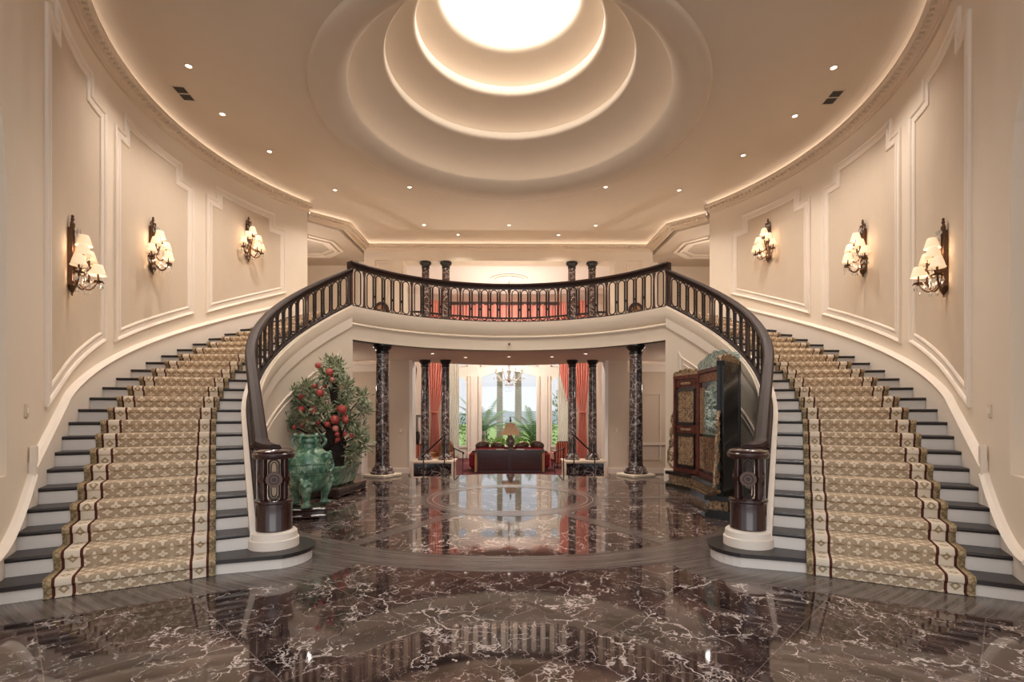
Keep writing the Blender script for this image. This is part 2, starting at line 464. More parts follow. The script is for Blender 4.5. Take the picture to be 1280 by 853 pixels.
def nose1(sg, off):            # outline of the first step, grown by off
    s = -.30 * 0
    out = []
    p0 = P(1 - off / TL, 6.55, sg); out.append(p0)
    for R in frange(6.0, 4.75, 5): out.append(P(1 - off / TL, R, sg))
    c = P(2.05, 4.24, sg); rr = .44 + off
    a0 = ang2(Vector(P(1, 4.45, sg)) - Vector(P(2, 4.45, sg)))
    n = 14
    for i in range(n + 1):
        a = a0 - sg * (rad(8) + rad(165) * i / n)
        out.append((c[0] + rr * cos(a), c[1] + rr * sin(a)))
    out.append(P(3.2, 4.30, sg))
    return out
for sg in (-1, 1):
    o = nose1(sg, .52)[:-1]
    o += [P(4.0, 4.44, sg), P(4.0, 5.0, sg), P(4, 6.55, sg)]
    b = MB().prism(o if sg > 0 else o[::-1], -.02, .002); trim(b, M['inlay'])

# sunken living room floor and the curved steps down to it
steps = MB()
for i, (r0, r1, z) in enumerate(((3.60, 4.05, -.167), (4.0, 4.45, -.333))):
    a = 40
    poly = arc_pts(r1, -a, a, 30) + arc_pts(r0, a, -a, 30)
    steps.prism(poly[::-1], -.5, z)
st = steps.build('curved_steps', M['marble'])
struct(st)
st.name = 'floor_steps'
struct(MB().prism([(-9.5, 12.0), (9.5, 12.0), (9.5, 23.6), (-9.5, 23.6)], -.62, -.5).build('floor_sunken', M['red_carpet']))

# ------------------------------------------------------------------ staircases
def steparc(k, R0, R1, sg, z): return None
for sg in (-1, 1):
    stc = empty('staircase', (*P(1, 5.4, sg), 0))
    tag(stc, 'curved staircase with dark treads and white risers, ' + ('rising behind the green jar' if sg < 0 else 'rising behind the carved screen'), 'staircase', 'twin curved staircases')
    O = Vector(stc.location)
    def fin(mb, name, mat):
        mb.v = [(x - O.x, y - O.y, z - O.z) for x, y, z in mb.v]
        return mb.build(name, mat, stc)
    for k in range(1, NST + 1):
        z = zn(k); t = .04
        kk = [k - .0, k + .0]
        if k == 1:
            o = nose1(sg, 0); o += [P(3.2, 4.457, sg), P(2.2, 4.457, sg), P(2.2, 6.55, sg)]
            if sg < 0: o = o[::-1]
            mb = MB()
            c = Vector((sum(p[0] for p in o) / len(o), sum(p[1] for p in o) / len(o)))
            mb.prism(o, z - t, z)
            fin(mb, 'tread', M['tread'])
            o = nose1(sg, -.035); o += [P(3.2, 4.457, sg), P(2.2, 4.457, sg), P(2.2, 6.55, sg)]
            if sg < 0: o = o[::-1]
            fin(MB().prism(o, 0, z - t), 'riser', M['riser'])
            continue
        Rs = [4.40, 5.0, 5.6, 6.45]
        rings = []
        for R in Rs:
            a, bq = P(k, R, sg), P(k + 1.18, R, sg)
            aa = P(k + .05, R, sg)
            # rounded nosing
            sec = [(bq, z - t), (bq, z), (aa, z), (P(k + .015, R, sg), z - .006), (a, z - t * .5), (P(k + .015, R, sg), z - t + .006), (aa, z - t)]
            rings.append([(p[0], p[1], zz) for p, zz in sec])
        fin(MB().loft(rings), 'tread', M['tread'])
        rings = []
        for R in Rs:
            a, bq = P(k + .10, R, sg), P(k + .2, R, sg); z0 = zn(k - 1)
            rings.append([(a[0], a[1], z0), (a[0], a[1], z - t), (bq[0], bq[1], z - t), (bq[0], bq[1], z0)])
        fin(MB().loft(rings), 'riser', M['riser'])
    # inner curb (stringer) between the treads and the balustrade
    rings = []
    for k in frange(1.9, 24.5, 90):
        z = zn(k) + .03; zl = max(z - .5, .02)
        rings.append([(*P(k, 4.25, sg), zl), (*P(k, 4.457, sg), zl), (*P(k, 4.457, sg), z), (*P(k, 4.25, sg), z)])
    fin(MB().loft(rings), 'stringer', M['trim'])
    # round plinth under the newel, with the swept-up curb behind it
    c = P(2.1, 4.22, sg)
    mb = MB().lathe([(.001, 0), (.255, 0), (.255, .09), (.24, .10), (.235, .16), (.22, .175), (.205, .18), (.001, .18)], (c[0], c[1], zn(1)), 28)
    fin(mb, 'newel_plinth', M['trim'])
    # skirt board along the outer wall
    rings = []
    for k in frange(4.6, 23.9, 80):
        z = zn(k) + .30
        rings.append([(*P(k, 6.41, sg), zn(k) - .35), (*P(k, 6.355, sg), zn(k) - .35), (*P(k, 6.355, sg), z - .04), (*P(k, 6.335, sg), z - .03), (*P(k, 6.325, sg), z), (*P(k, 6.36, sg), z + .035), (*P(k, 6.41, sg), z + .05)])
    # sweep outwards at the foot
    fin(MB().loft(rings), 'skirting', M['trim'])
    rings = []
    for i in range(25):
        u = i / 24; k = 4.6 - 3.6 * u
        z = .97 - .62 * (sin(u * PI / 2) ** .9) + .05 * 0
        rings.append([(*P(k, 6.45, sg), 0), (*P(k, 6.365 , sg), 0), (*P(k, 6.365, sg), z - .04), (*P(k, 6.335, sg), z - .03), (*P(k, 6.325, sg), z), (*P(k, 6.36, sg), z + .03), (*P(k, 6.45, sg), z + .04)])
    fin(MB().loft(rings), 'skirting', M['trim'])
    mb = MB(); p = P(4.65, 6.36, sg)
    mb.box((p[0], p[1], 1.08), (.05, .07, .36), rz=-sg * PHI); fin(mb, 'skirting', M['trim'])

    # runner carpet
    R0, R1 = 4.77, 6.04; nc = 10
    sec = []            # (k, z, side: outward normal hint)
    L = 0; pts = []
    e = .012
    for k in range(1, NST + 1):
        z0 = zn(k - 1) if k > 1 else 0; z1 = zn(k)
        if k == 1: pts.append((1 - .03, .003))
        pts.append((k + .07 if k > 1 else 1 + .07, z0 + .016))
        pts += [(k + .05, z1 - .055), (k - .035, z1 - .034), (k - .045, z1 - .012), (k - .01, z1 + .010), (k + .06, z1 + .014)]
    pts.append((NST + 1.2, zn(NST) + .014))
    mb = MB(); rows = []; L = 0
    for i, (k, z) in enumerate(pts):
        if i: L += math.hypot((k - pts[i-1][0]) * .34, z - pts[i-1][1])
        for j in range(nc + 1):
            R = R0 + (R1 - R0) * j / nc
            mb.v.append((*P(k, R, sg), z)); mb.uv[len(mb.v) - 1] = (R - R0, L)
    n = nc + 1
    for i in range(len(pts) - 1):
        for j in range(nc):
            f = (i * n + j, i * n + j + 1, (i + 1) * n + j + 1, (i + 1) * n + j)
            mb.f.append(f if sg < 0 else f[::-1]); mb.sm.append(True); mb.mi.append(0)
    o = mb.build('stair_runner', M['runner'])
    so = o.modifiers.new('thick', 'SOLIDIFY'); so.thickness = .010; so.offset = -1 if sg < 0 else -1
    tag(o, 'cream patterned stair runner with dark red border lines, ' + ('left' if sg < 0 else 'right') + ' flight', 'carpet', 'stair runners')

# ------------------------------------------------------------------ inner walls under the flights, fascia of the balcony
R_D = 4.30
for sg in (-1, 1):
    rings = []; kk = frange(kang(58), 2.55, 90)
    for k in kk:
        zt = max(zn(k) - .40, .03)
        rings.append([(*P(k, R_D, sg), 0), (*P(k, R_D + .14, sg), 0), (*P(k, R_D + .14, sg), zt), (*P(k, R_D, sg), zt)])
    struct(MB().loft(rings).build('wall_inner_' + SIDE[sg], M['wall']))
    # baseboard on the pilaster end
    rings = []
    for k in frange(kang(57.8), 12, 40):
        rings.append([(*P(k, R_D - .04, sg), 0), (*P(k, R_D + .02, sg), 0), (*P(k, R_D + .02, sg), .30), (*P(k, R_D - .02, sg), .30), (*P(k, R_D - .04, sg), .26)])
    struct(MB().loft(rings).build('baseboard_inner_' + SIDE[sg], M['trim']))
    # sloping panel moulding
    path = [(kang(63), .5), (kang(63), 3.0)] + [(k, zn(k) - .98) for k in frange(kang(65), 11.5, 24)] + [(10.5, .5)]
    mb = MB()
    pts = [(*P(k, R_D - .012, sg), z) for k, z in path]
    mb.tube(pts, .022, 6); mb2 = [(*P(k - .4 if i < 2 else k, R_D - .012, sg), z - (.12 if 0 < i < len(path) - 1 else -.1)) for i, (k, z) in enumerate(path)]
    mb.tube(mb2, .013, 6); trim(mb, M['trim'])

def fascia_sec(zb):
    pts = [(R_D, zb - .43), (R_D - .045, zb - .43), (R_D - .05, zb - .40), (R_D - .03, zb - .375), (R_D + .03, zb - .365)]
    for i in range(9):
        t = i / 8 * PI / 2
        pts.append((R_D + .03 - .115 * sin(t), zb - .36 + .36 * (1 - cos(t))))
    pts += [(R_D - .085, zb + .0), (R_D + .12, zb), (R_D + .12, zb - .43)]
    return pts
for sg in (-1, 1):
    rings = []
    for k in frange(24.5, 2.2, 110):
        zb = zn(k) + .0
        rings.append([(*P(k, R, sg), max(z, .02)) for R, z in fascia_sec(zb)])
    trim(MB().loft(rings, smooth=False), M['wall'])
rings = []
AK = 90 - math.degrees((24.5 - K0) * DTH - PHI)
ZB = zn(24.5)
for a in frange(-AK, AK, 80):
    rings.append([(*A(a, R), z) for R, z in fascia_sec(ZB)])
trim(MB().loft(rings), M['wall'])
rings = []
for a in frange(-58.6, 58.6, 80):
    rings.append([(*A(a, R), z) for R, z in ((R_D, 3.30), (R_D + .2, 3.30), (R_D + .2, 3.66), (R_D, 3.66))])
struct(MB().loft(rings).build('wall_balcony_front', M['wall']))
# upper floor slab (soffit is the lower hall's ceiling)
edge = arc_pts(R_D + .02, -60, 60, 50)
back = [(5.2, 16.6), (3.6, 16.75), (3.0, 17.0)] + [(3.0 - 6.0 * i / 12, 17.0 + 1.2 * sin(PI * i / 12)) for i in range(1, 12)] + [(-3.0, 17.0), (-3.6, 16.75), (-5.2, 16.6)]
sl = edge + [A(60, 6.5), (9.5, 12.9), (9.5, 18.0), (5.2, 18.0)] + back + [(-5.2, 18.0), (-9.5, 18.0), (-9.5, 12.9), A(-60, 6.5)]
struct(MB().prism(sl[::-1], 3.30, ZF).build('ceiling_lower_hall', M['wall']))

# ------------------------------------------------------------------ outer curved walls
ZW = 7.3
for sg in (-1, 1):
    mb = MB(); w0 = wa(55.0); ws = frange(w0, WT, 46) + frange(WT, WT + 1.98, 4)[1:]
    rings = []
    for w in ws:
        rings.append([(*WP(w, 0, sg), 0), (*WP(w, -.4, sg), 0), (*WP(w, -.4, sg), ZW), (*WP(w, 0, sg), ZW)])
    mb.loft(rings)
    # the stretch with the arched niche
    wn0, wn1 = WT + 1.98, WT + 3.38
    arch = lambda w: 3.75 + math.sqrt(max(0, .49 * 1.0 - (w - (wn0 + wn1) / 2) ** 2)) * 1.3
    for i in range(14):
        a, c = wn0 + (wn1 - wn0) * i / 14, wn0 + (wn1 - wn0) * (i + 1) / 14
        for (z0, z1) in (((0, 0), (1.03, 1.03)), ((arch(a), arch(c)), (ZW, ZW))):
            mb.loft([[(*WP(w, 0, sg), zl), (*WP(w, -.4, sg), zl), (*WP(w, -.4, sg), zh), (*WP(w, 0, sg), zh)] for w, zl, zh in ((a, z0[0], z1[0]), (c, z0[1], z1[1]))])
    mb.loft([[(*WP(w, 0, sg), 0), (*WP(w, -.4, sg), 0), (*WP(w, -.4, sg), ZW), (*WP(w, 0, sg), ZW)] for w in (wn1, wn1 + .25)])
    struct(mb.build('wall_' + SIDE[sg], M['wall']))
    mb = MB().loft([[(*WP(w, -.28, sg), .9), (*WP(w, -.36, sg), .9), (*WP(w, -.36, sg), 5.0), (*WP(w, -.28, sg), 5.0)] for w in (wn0 - .1, wn1 + .1)])
    struct(mb.build('wall_niche_' + SIDE[sg], M['white']))

    # panels
    def panel(L, R_, top, notch_z, nL, nR, bl, br):
        # polygon in (w, z), counter clockwise from the lower left
        poly = [(R_, br), (L, bl), (L, notch_z)]
        if nL: poly += [(nL, notch_z), (nL, top)]
        else: poly += [(L, top)]
        if nR: poly += [(nR, top), (nR, notch_z), (R_, notch_z)]
        else: poly += [(R_, top)]
        # offset helper
        def inset(poly, e):
            n = len(poly); out = []
            ar = sum(poly[i][0] * poly[(i+1) % n][1] - poly[(i+1) % n][0] * poly[i][1] for i in range(n))
            s = 1 if ar > 0 else -1
            for i in range(n):
                p, a, c = Vector(poly[i]), Vector(poly[i-1]), Vector(poly[(i+1) % n])
                d1, d2 = (p - a).normalized(), (c - p).normalized()
                n1, n2 = Vector((-d1.y, d1.x)) * s, Vector((-d2.y, d2.x)) * s
                m = n1 + n2; k = 2 / max(m.dot(m), .2)
                q = p + m * k * e; out.append((q.x, q.y))
            return out
        def dense(poly):
            n = len(poly); out = []
            for i in range(n):
                for j in range(10):
                    t = j / 10; a, c = poly[i], poly[(i+1) % n]
                    out.append((a[0] + (c[0] - a[0]) * t, a[1] + (c[1] - a[1]) * t))
            return out
        prof = [(0, -.005), (0, .03), (.02, .042), (.045, .03), (.055, .014), (.12, .012), (.13, .026), (.15, .03), (.17, .02), (.175, -.005)]
        loops = [[(*WP(w, h, sg), z) for w, z in dense(inset(poly, e))] for e, h in prof]
        mb = MB(); mb.loft(loops, closed=True, caps=False)
        # field
        ip = inset(poly, .16); xs = sorted(set(round(p[0], 4) for p in ip)); n = len(ip)
        cuts = []
        for a, c in zip(xs, xs[1:]):
            if c - a < 1e-3: continue
            m = max(1, int((c - a) / .2)); cuts += [(a + (c - a) * i / m, a + (c - a) * (i + 1) / m) for i in range(m)]
        def zrange(w):
            zs = []
            for i in range(n):
                p, q = ip[i], ip[(i+1) % n]
                if (p[0] - w) * (q[0] - w) < 0:
                    zs.append(p[1] + (q[1] - p[1]) * (w - p[0]) / (q[0] - p[0]))
            return (min(zs), max(zs)) if zs else None
        fb = MB()
        for a, c in cuts:
            z1 = zrange(a + 1e-4); z2 = zrange(c - 1e-4)
            if not z1 or not z2: continue
            fb.loft([[(*WP(w, -.01, sg), zr[0]), (*WP(w, .006, sg), zr[0]), (*WP(w, .006, sg), zr[1]), (*WP(w, -.01, sg), zr[1])] for w, zr in ((a, z1), (c, z2))])
        trim(mb, M['trim']); trim(fb, M['panelfield'])
    panel(WT + .82, wa(106.4), 6.45, 6.14, WT + .42, wa(110.4), 1.66, 2.68)
    panel(wa(103.8), wa(83.7), 6.45, 6.14, wa(101.4), wa(86.5), 2.70, 3.58)
    panel(wa(80.6), wa(60.6), 6.45, 6.14, wa(78.1), wa(63.4), 3.66, 4.57)

# ------------------------------------------------------------------ cornice, cove and ceiling
CS = [(-.02, 6.80), (.04, 6.80), (.05, 6.83), (.07, 6.83), (.08, 6.86), (.13, 6.87), (.135, 6.90), (.20, 6.925), (.225, 6.94), (.225, 6.975), (.20, 6.985), (.19, 6.955), (-.02, 6.955)]
def cornice(path, inward):
    """path in plan along the wall face; section grows to the left of travel times inward"""
    sec = [(inward * a, z) for a, z in CS]
    mb = MB().sweep2(path, sec)
    # dentils
    d = 0; step = .115
    for p, q in zip(path, path[1:]):
        p, q = Vector(p[:2]), Vector(q[:2]); L = (q - p).length
        t = (q - p).normalized(); nn = Vector((-t.y, t.x)) * inward
        while d < L:
            c = p + t * d + nn * .13
            mb.box((c.x, c.y, 6.888), (.055, .11, .05), math.atan2(t.y, t.x)); d += step
        d -= L
    trim(mb, M['cornice'])
    # hidden light strip in the trough
    ls = MB().sweep2(path, [(inward * .10, 6.957), (inward * .15, 6.957), (inward * .15, 6.967), (inward * .10, 6.967)])
    o = ls.build('cove_light', M['cornicelight']); return o
def cove(path, inward):
    sec = [(inward * .02, 6.96)]
    for i in range(9):
        t = i / 8 * PI / 2
        sec.append((inward * (.06 + .40 * (1 - cos(t))), 6.98 + (ZC - 6.98) * sin(t)))
    sec += [(inward * .46, ZC + .02), (inward * -.1, ZC + .02), (inward * -.1, 6.96)]
    trim(MB().sweep2(path, sec, smooth=False), M['ceil'])
cl = []
for sg in (-1, 1):
    path = [WP(w, 0, sg) for w in frange(wa(55.0), WT, 60) + frange(WT, WT + 3.4, 5)[1:]]
    inn = 1 if sg < 0 else -1
    # travelling from the back to the front; the room lies on ...
    o = cornice(path, inn); cove(path, inn)
    tag(o, 'warm concealed light strip lying in the curved cornice above the wall ' + ('of the left' if sg < 0 else 'of the right') + ' staircase', 'light strip', 'cornice light strips')
bp = [(-5.45, 13.72), (-4.70, 14.40), (-4.65, 16.30), (4.62, 16.30), (4.68, 14.40), (5.43, 13.72)]
o = cornice(bp, -1); cove(bp, -1)
tag(o, 'warm concealed light strip lying in the straight cornice over the balcony hall', 'light strip', 'cornice light strips')

# ceiling plate with a round hole
mb = MB(); NSEG = 72
outer = []
for i in range(NSEG):
    a = 2 * PI * i / NSEG; d = Vector((sin(a), cos(a)))
    # clip to the box x +-7.4, y -1 .. 17
    k = 1e9
    if d.x: k = min(k, (7.4 if d.x > 0 else -7.4) / d.x)
    if d.y: k = min(k, ((17.0 - CY) if d.y > 0 else (2.2 - CY)) / d.y)
    outer.append((d.x * k, CY + d.y * k))
inner = [A(360 * i / NSEG, 3.48) for i in range(NSEG)]
mb.loft([[(*p, ZC) for p in outer], [(*p, ZC) for p in inner], [(*p, ZC + .05) for p in inner], [(*p, ZC + .05) for p in outer]], caps=False, loop=True)
struct(mb.build('ceiling', M['ceil']))
# stepped dome
DP = [(3.54, 7.10), (3.52, 7.062), (3.49, 7.045), (3.40, 7.045), (3.30, 7.052), (3.22, 7.064), (3.15, 7.088), (3.09, 7.125), (3.04, 7.168), (2.995, 7.212), (2.955, 7.256), (2.925, 7.293), (2.908, 7.318)]
DP += [(2.905, 7.325), (2.925, 7.335), (2.96, 7.27), (3.26, 7.27)]
DP += [(3.28, 7.38), (3.25, 7.50), (3.15, 7.65), (2.98, 7.77), (2.75, 7.86), (2.50, 7.92), (2.37, 7.95), (2.32, 7.97), (2.295, 8.0), (2.287, 8.04), (2.287, 8.12), (2.31, 8.145), (2.35, 8.11), (2.63, 8.11)]
DP += [(2.64, 8.19), (2.60, 8.29), (2.48, 8.40), (2.30, 8.50), (2.08, 8.58), (1.90, 8.63), (1.81, 8.655), (1.77, 8.68), (1.75, 8.72), (1.745, 8.77), (1.745, 8.85), (1.77, 8.875), (1.81, 8.84), (2.09, 8.84)]
DP += [(2.10, 8.91), (2.05, 9.01), (1.92, 9.13), (1.72, 9.23), (1.52, 9.31), (1.41, 9.345), (1.36, 9.37), (1.32, 9.42), (1.29, 9.50), (1.27, 9.60), (1.265, 9.74)]
mb = MB().lathe(DP, (0, CY, 0), 120)
struct(mb.build('ceiling_dome', M['ceil']))
mb = MB().lathe([(.001, 9.70), (1.30, 9.70), (1.30, 9.74), (.001, 9.74)], (0, CY, 0), 64)
struct(mb.build('window_skylight', M['skylight']))
for i, (r, z, nm) in enumerate(((3.04, 7.275, 'lowest'), (2.46, 8.12, 'middle'), (1.92, 8.85, 'topmost'))):
    mb = MB().lathe([(r, z), (r + .10, z), (r + .10, z + .012), (r, z + .012), (r, z)], (0, CY, 0), 96)
    o = mb.build('cove_light', M['cove'])
    tag(o, 'warm ring shaped light strip hidden behind the %s lip of the stepped dome' % nm, 'light strip', 'dome light rings')
# outer dome shell that keeps daylight out
# ------------------------------------------------------------------ downlights, vents, sensors
def downlight(x, y, z, r=.07, label=''):
    o = empty('ceiling_downlight', (x, y, z))
    MB().lathe([(r, 0), (r * 1.35, -.004), (r * 1.4, -.012), (r * 1.05, -.014), (r * .98, -.004)], (0, 0, 0), 16).build('bezel', M['trim'], o)
    MB().lathe([(.001, -.006), (r, -.006), (r, .0)], (0, 0, 0), 14).build('lens', M['lampdisc'], o)
    tag(o, label, 'ceiling light', 'recessed downlights'); return o
DL = [(-5.10, 8.05, 'nearest one above the left flight'), (-5.29, 9.34, 'second one above the left flight'), (-5.05, 10.67, 'third one above the left flight'), (-4.30, 12.5, 'left corner one near the curved cornice end'),
      (4.19, 12.43, 'right corner one near the curved cornice end'), (4.98, 10.73, 'third one above the right flight'), (5.27, 9.30, 'second one above the right flight'), (5.14, 7.99, 'nearest one above the right flight'),
      (-2.43, 12.32, 'bright one at the dome rim over the left columns'), (2.34, 12.27, 'bright one at the dome rim over the right columns'),
      (-2.49, 14.8, 'left one of the row over the balcony'), (-1.57, 15.6, 'left one close to the back cornice'), (0, 14.8, 'middle one of the row over the balcony'), (1.53, 15.6, 'right one close to the back cornice'), (2.54, 14.8, 'right one of the row over the balcony')]
def light(name, typ, loc, energy, col=(1, .8, .6), size=.1, rot=None, **kw):
    l = bpy.data.lights.new(name, typ); l.energy = energy; l.color = col
    if typ == 'AREA': l.size = size
    else: l.shadow_soft_size = size
    for k, v in kw.items(): setattr(l, k, v)
    o = bpy.data.objects.new(name, l); COL.objects.link(o); o.location = loc
    if rot is not None: o.rotation_euler = rot
    return o
WARM = (1, .91, .82)
for x, y, lb in DL:
    downlight(x, y, ZC, .042, 'small round recessed ceiling light, ' + lb)
    light('downlight_beam', 'SPOT', (x, y, ZC - .03), 165 if abs(x) > 3 else 190 if y < 13 else 110, WARM, .06, (0, 0, 0), spot_size=rad(125), spot_blend=.9)
for x, lb in ((-2.7, 'left'), (2.7, 'right')):  # unseen pair of downlights, added to brighten the newels, jar and floor
    downlight(x, 6.0, ZC, .05, 'added recessed fill light, out of view in front of the dome, on the %s' % lb)
    light('downlight_beam', 'SPOT', (x, 6.0, ZC - .03), 230, WARM, .06, (rad(14), 0, 0), spot_size=rad(100), spot_blend=.8)
for x, y, lb in ((-1.33, 15.5, 'left one by the middle'), (-2.19, 14.5, 'far left one'), (0, 15.3, 'middle one'), (1.30, 15.3, 'right one by the middle'), (2.2, 14.5, 'far right one')):
    downlight(x, y, 3.30, .05, 'small recessed light in the ceiling under the balcony, ' + lb)
    light('downlight_beam', 'SPOT', (x, y, 3.27), 130, WARM, .06, (0, 0, 0), spot_size=rad(110), spot_blend=.8)
for sg in (-1, 1):
    o = empty('ceiling_vent', (sg * 5.62, 8.75, ZC), -sg * rad(6))
    f = MB(); 
    for (cx, cy, dx, dy) in ((0, .2, .2, .02), (0, -.2, .2, .02), (.1, 0, .02, .42), (-.1, 0, .02, .42), (0, 0, .2, .02)): f.box((cx, cy, -.006), (dx, dy, .012))
    f.build('frame', M['ceil'], o)
    MB().box((0, 0, -.002), (.19, .39, .004)).build('grille', M['vent'], o)
    tag(o, 'rectangular ceiling air vent with two dark slots above the %s flight of stairs' % SIDE[sg], 'vent', 'ceiling vents')
for sg in (-1, 1):
    w = WT + 1.45; p = WP(w, .006, sg)
    o = empty('light_switch', (*p, 1.62), -sg * (PI / 2 - PHI) * 1.0 if False else 0)
    t = Vector((-sg * sin(PHI), -cos(PHI)))
    a = math.atan2(t.y, t.x)
    o.rotation_euler = (0, 0, a)
    MB().box((0, 0, 0), (.085, .014, .13), bev=.004).build('plate', M['switch'], o)
    MB().box((0, -sg * .009 if False else 0, 0), (.03, .03, .06), bev=.004).build('rocker', M['white'], o)
    tag(o, 'small ivory light switch plate on the plain wall beside the %s stair foot' % SIDE[sg], 'switch', 'light switches')
o = empty('smoke_detector', (0, CY + R_D - .005, 3.47))
mb = MB(); mb.tube([(0, .005, 0), (0, -.03, 0)], .045, 14); mb.build('base', M['cream_stone'], o)
mb = MB(); mb.tube([(0, -.03, 0), (0, -.05, 0)], .028, 12); mb.build('sensor', M['vent'], o)
tag(o, 'small round sensor fixed to the middle of the balcony front', 'sensor')

# ------------------------------------------------------------------ balustrades
RB = 4.335
def rail_sec(w, h):          # moulded handrail section, (lateral, z) with top at z = 0
    return [(-w * .30, -h), (w * .30, -h), (w * .32, -h * .72), (w * .5, -h * .55), (w * .5, -h * .28), (w * .36, -h * .05), (0, 0), (-w * .36, -h * .05), (-w * .5, -h * .28), (-w * .5, -h * .55), (-w * .32, -h * .72)]
def balustrade(name, label, path, zbase, height, L, bays, orn, rail_top):
    """path(l) -> plan point at length l; zbase(l) -> level of the shoe rail underside"""
    root = empty(name, (*path(L / 2), zbase(L / 2))); O = Vector(root.location)
    tag(root, label, 'balustrade', 'iron and wood balustrades')
    def fin(mb, nm, mat):
        mb.v = [(x - O.x, y - O.y, z - O.z) for x, y, z in mb.v]; return mb.build(nm, mat, root)
    def strip(sec, z0, l0, l1, n):
        rings = []
        for l in frange(l0, l1, n):
            p, q = Vector(path(max(l - .02, 0))), Vector(path(min(l + .02, L)))
            t = (q - p).normalized(); nn = Vector((-t.y, t.x)); c = Vector(path(l)); z = zbase(l) + z0
            rings.append([(c.x + nn.x * a, c.y + nn.y * a, z + h) for a, h in sec])
        return MB().loft(rings, smooth=False)
    N = max(20, int(L / .09))
    fin(strip([(-.06, 0), (.06, 0), (.06, .025), (.045, .04), (-.045, .04), (-.06, .025)], 0, 0, L, N), 'shoe_rail', M['wood'])
    hr = fin(strip(rail_sec(.15, .115), rail_top, 0, L, N), 'handrail', M['wood'])
    fin(strip([(-.035, -.05), (.035, -.05), (.035, 0), (-.035, 0)], rail_top - .112, 0, L, N), 'sub_rail', M['iron'])
    zb0, zb1 = .04, rail_top - .16
    def at(l, z, d=0):
        p, q = Vector(path(max(l - .02, 0))), Vector(path(min(l + .02, L)))
        c = Vector(path(min(max(l, 0), L))); t = (q - p).normalized(); nn = Vector((-t.y, t.x))
        return (c.x + nn.x * d, c.y + nn.y * d, zbase(l) + z)
    def post(l):
        mb = MB(); H = zb1 - zb0
        c = at(l, zb0)
        pr = [(.045, 0), (.045, .05), (.030, .06), (.034, .08), (.030, .10), (.027, H * .5), (.023, H - .14), (.030, H - .13), (.026, H - .11), (.042, H - .05), (.048, H - .03), (.048, H)]
        n = 16; rings = []
        for i in range(n):
            a = 2 * PI * i / n; fl = 1 - (.12 if i % 2 else 0)
            rings.append([(c[0] + r * fl * cos(a), c[1] + r * fl * sin(a), c[2] + z) for r, z in pr])
        mb.loft(rings, closed=False, caps=False, loop=True, smooth=False)
        fin(mb, 'post', M['post'])
    def loop(l, w):
        pts = []; H = zb1 - zb0; r = w / 2
        for i in range(9):
            a = PI * i / 8; pts.append(at(l + r * cos(a), zb1 - .015 - r + r * sin(a)))
        for i in range(9):
            a = PI + PI * i / 8; pts.append(at(l + r * cos(a), zb0 + .015 + r + r * sin(a)))
        fin(MB().tube(pts, .015, 6, closed=True), 'loop_baluster', M['iron'])
    def bars(l):
        mb = MB()
        for d in (-.018, .018):
            mb.tube([at(l + d, zb0), at(l + d, zb1)], .011, 5)
        mb.tube([at(l - .022, zb1 - .06), at(l + .022, zb1 - .06)], .010, 5)
        zc = zb0 + (zb1 - zb0) * (.36 if orn == 'block' else .52)
        if orn == 'block':
            c = at(l, zc); mb.box(c, (.06, .05, .06), ang2(Vector(at(l + .05, 0)) - Vector(at(l - .05, 0))))
        else:
            mb.tube([at(l + .034 * cos(2*PI*i/12), zc + .034 * sin(2*PI*i/12)) for i in range(12)], .010, 5, closed=True)
        fin(mb, 'bar_baluster', M['iron'])
    for (l0, l1, n) in bays:
        if n:
            g = (l1 - l0 - .07) / n
            for i in range(n):
                lc = l0 + .035 + g * (i + .5); loop(lc, min(.17, g * .72))
                if i < n - 1: bars(lc + g / 2)
    ls = sorted(set(round(x, 3) for bq in bays for x in bq[:2]))
    for l in ls: post(min(max(l, .05), L - .05))
    return root, fin, at, strip
# balcony
Lb = 2 * rad(AK) * RB
bay = [0, .34] + [0] * 0
half = Lb / 2; bw = 1.36 * RB / 4.4
posts = [half - half * 1.0, half - (3 * bw)] 
bays = []
xs = [0.03, half - 3 * bw, half - 2 * bw, half - bw, half, half + bw, half + 2 * bw, half + 3 * bw, Lb - .03]
for i, (a, c) in enumerate(zip(xs, xs[1:])):
    bays.append((a, c, 1 if i in (0, 7) else 5))
balustrade('balcony_balustrade', 'curved balustrade of dark iron loops under a wooden handrail along the balcony edge', lambda l: A(-AK + math.degrees(l / RB), RB), lambda l: ZB, 1.0, Lb, bays, 'block', 1.06)
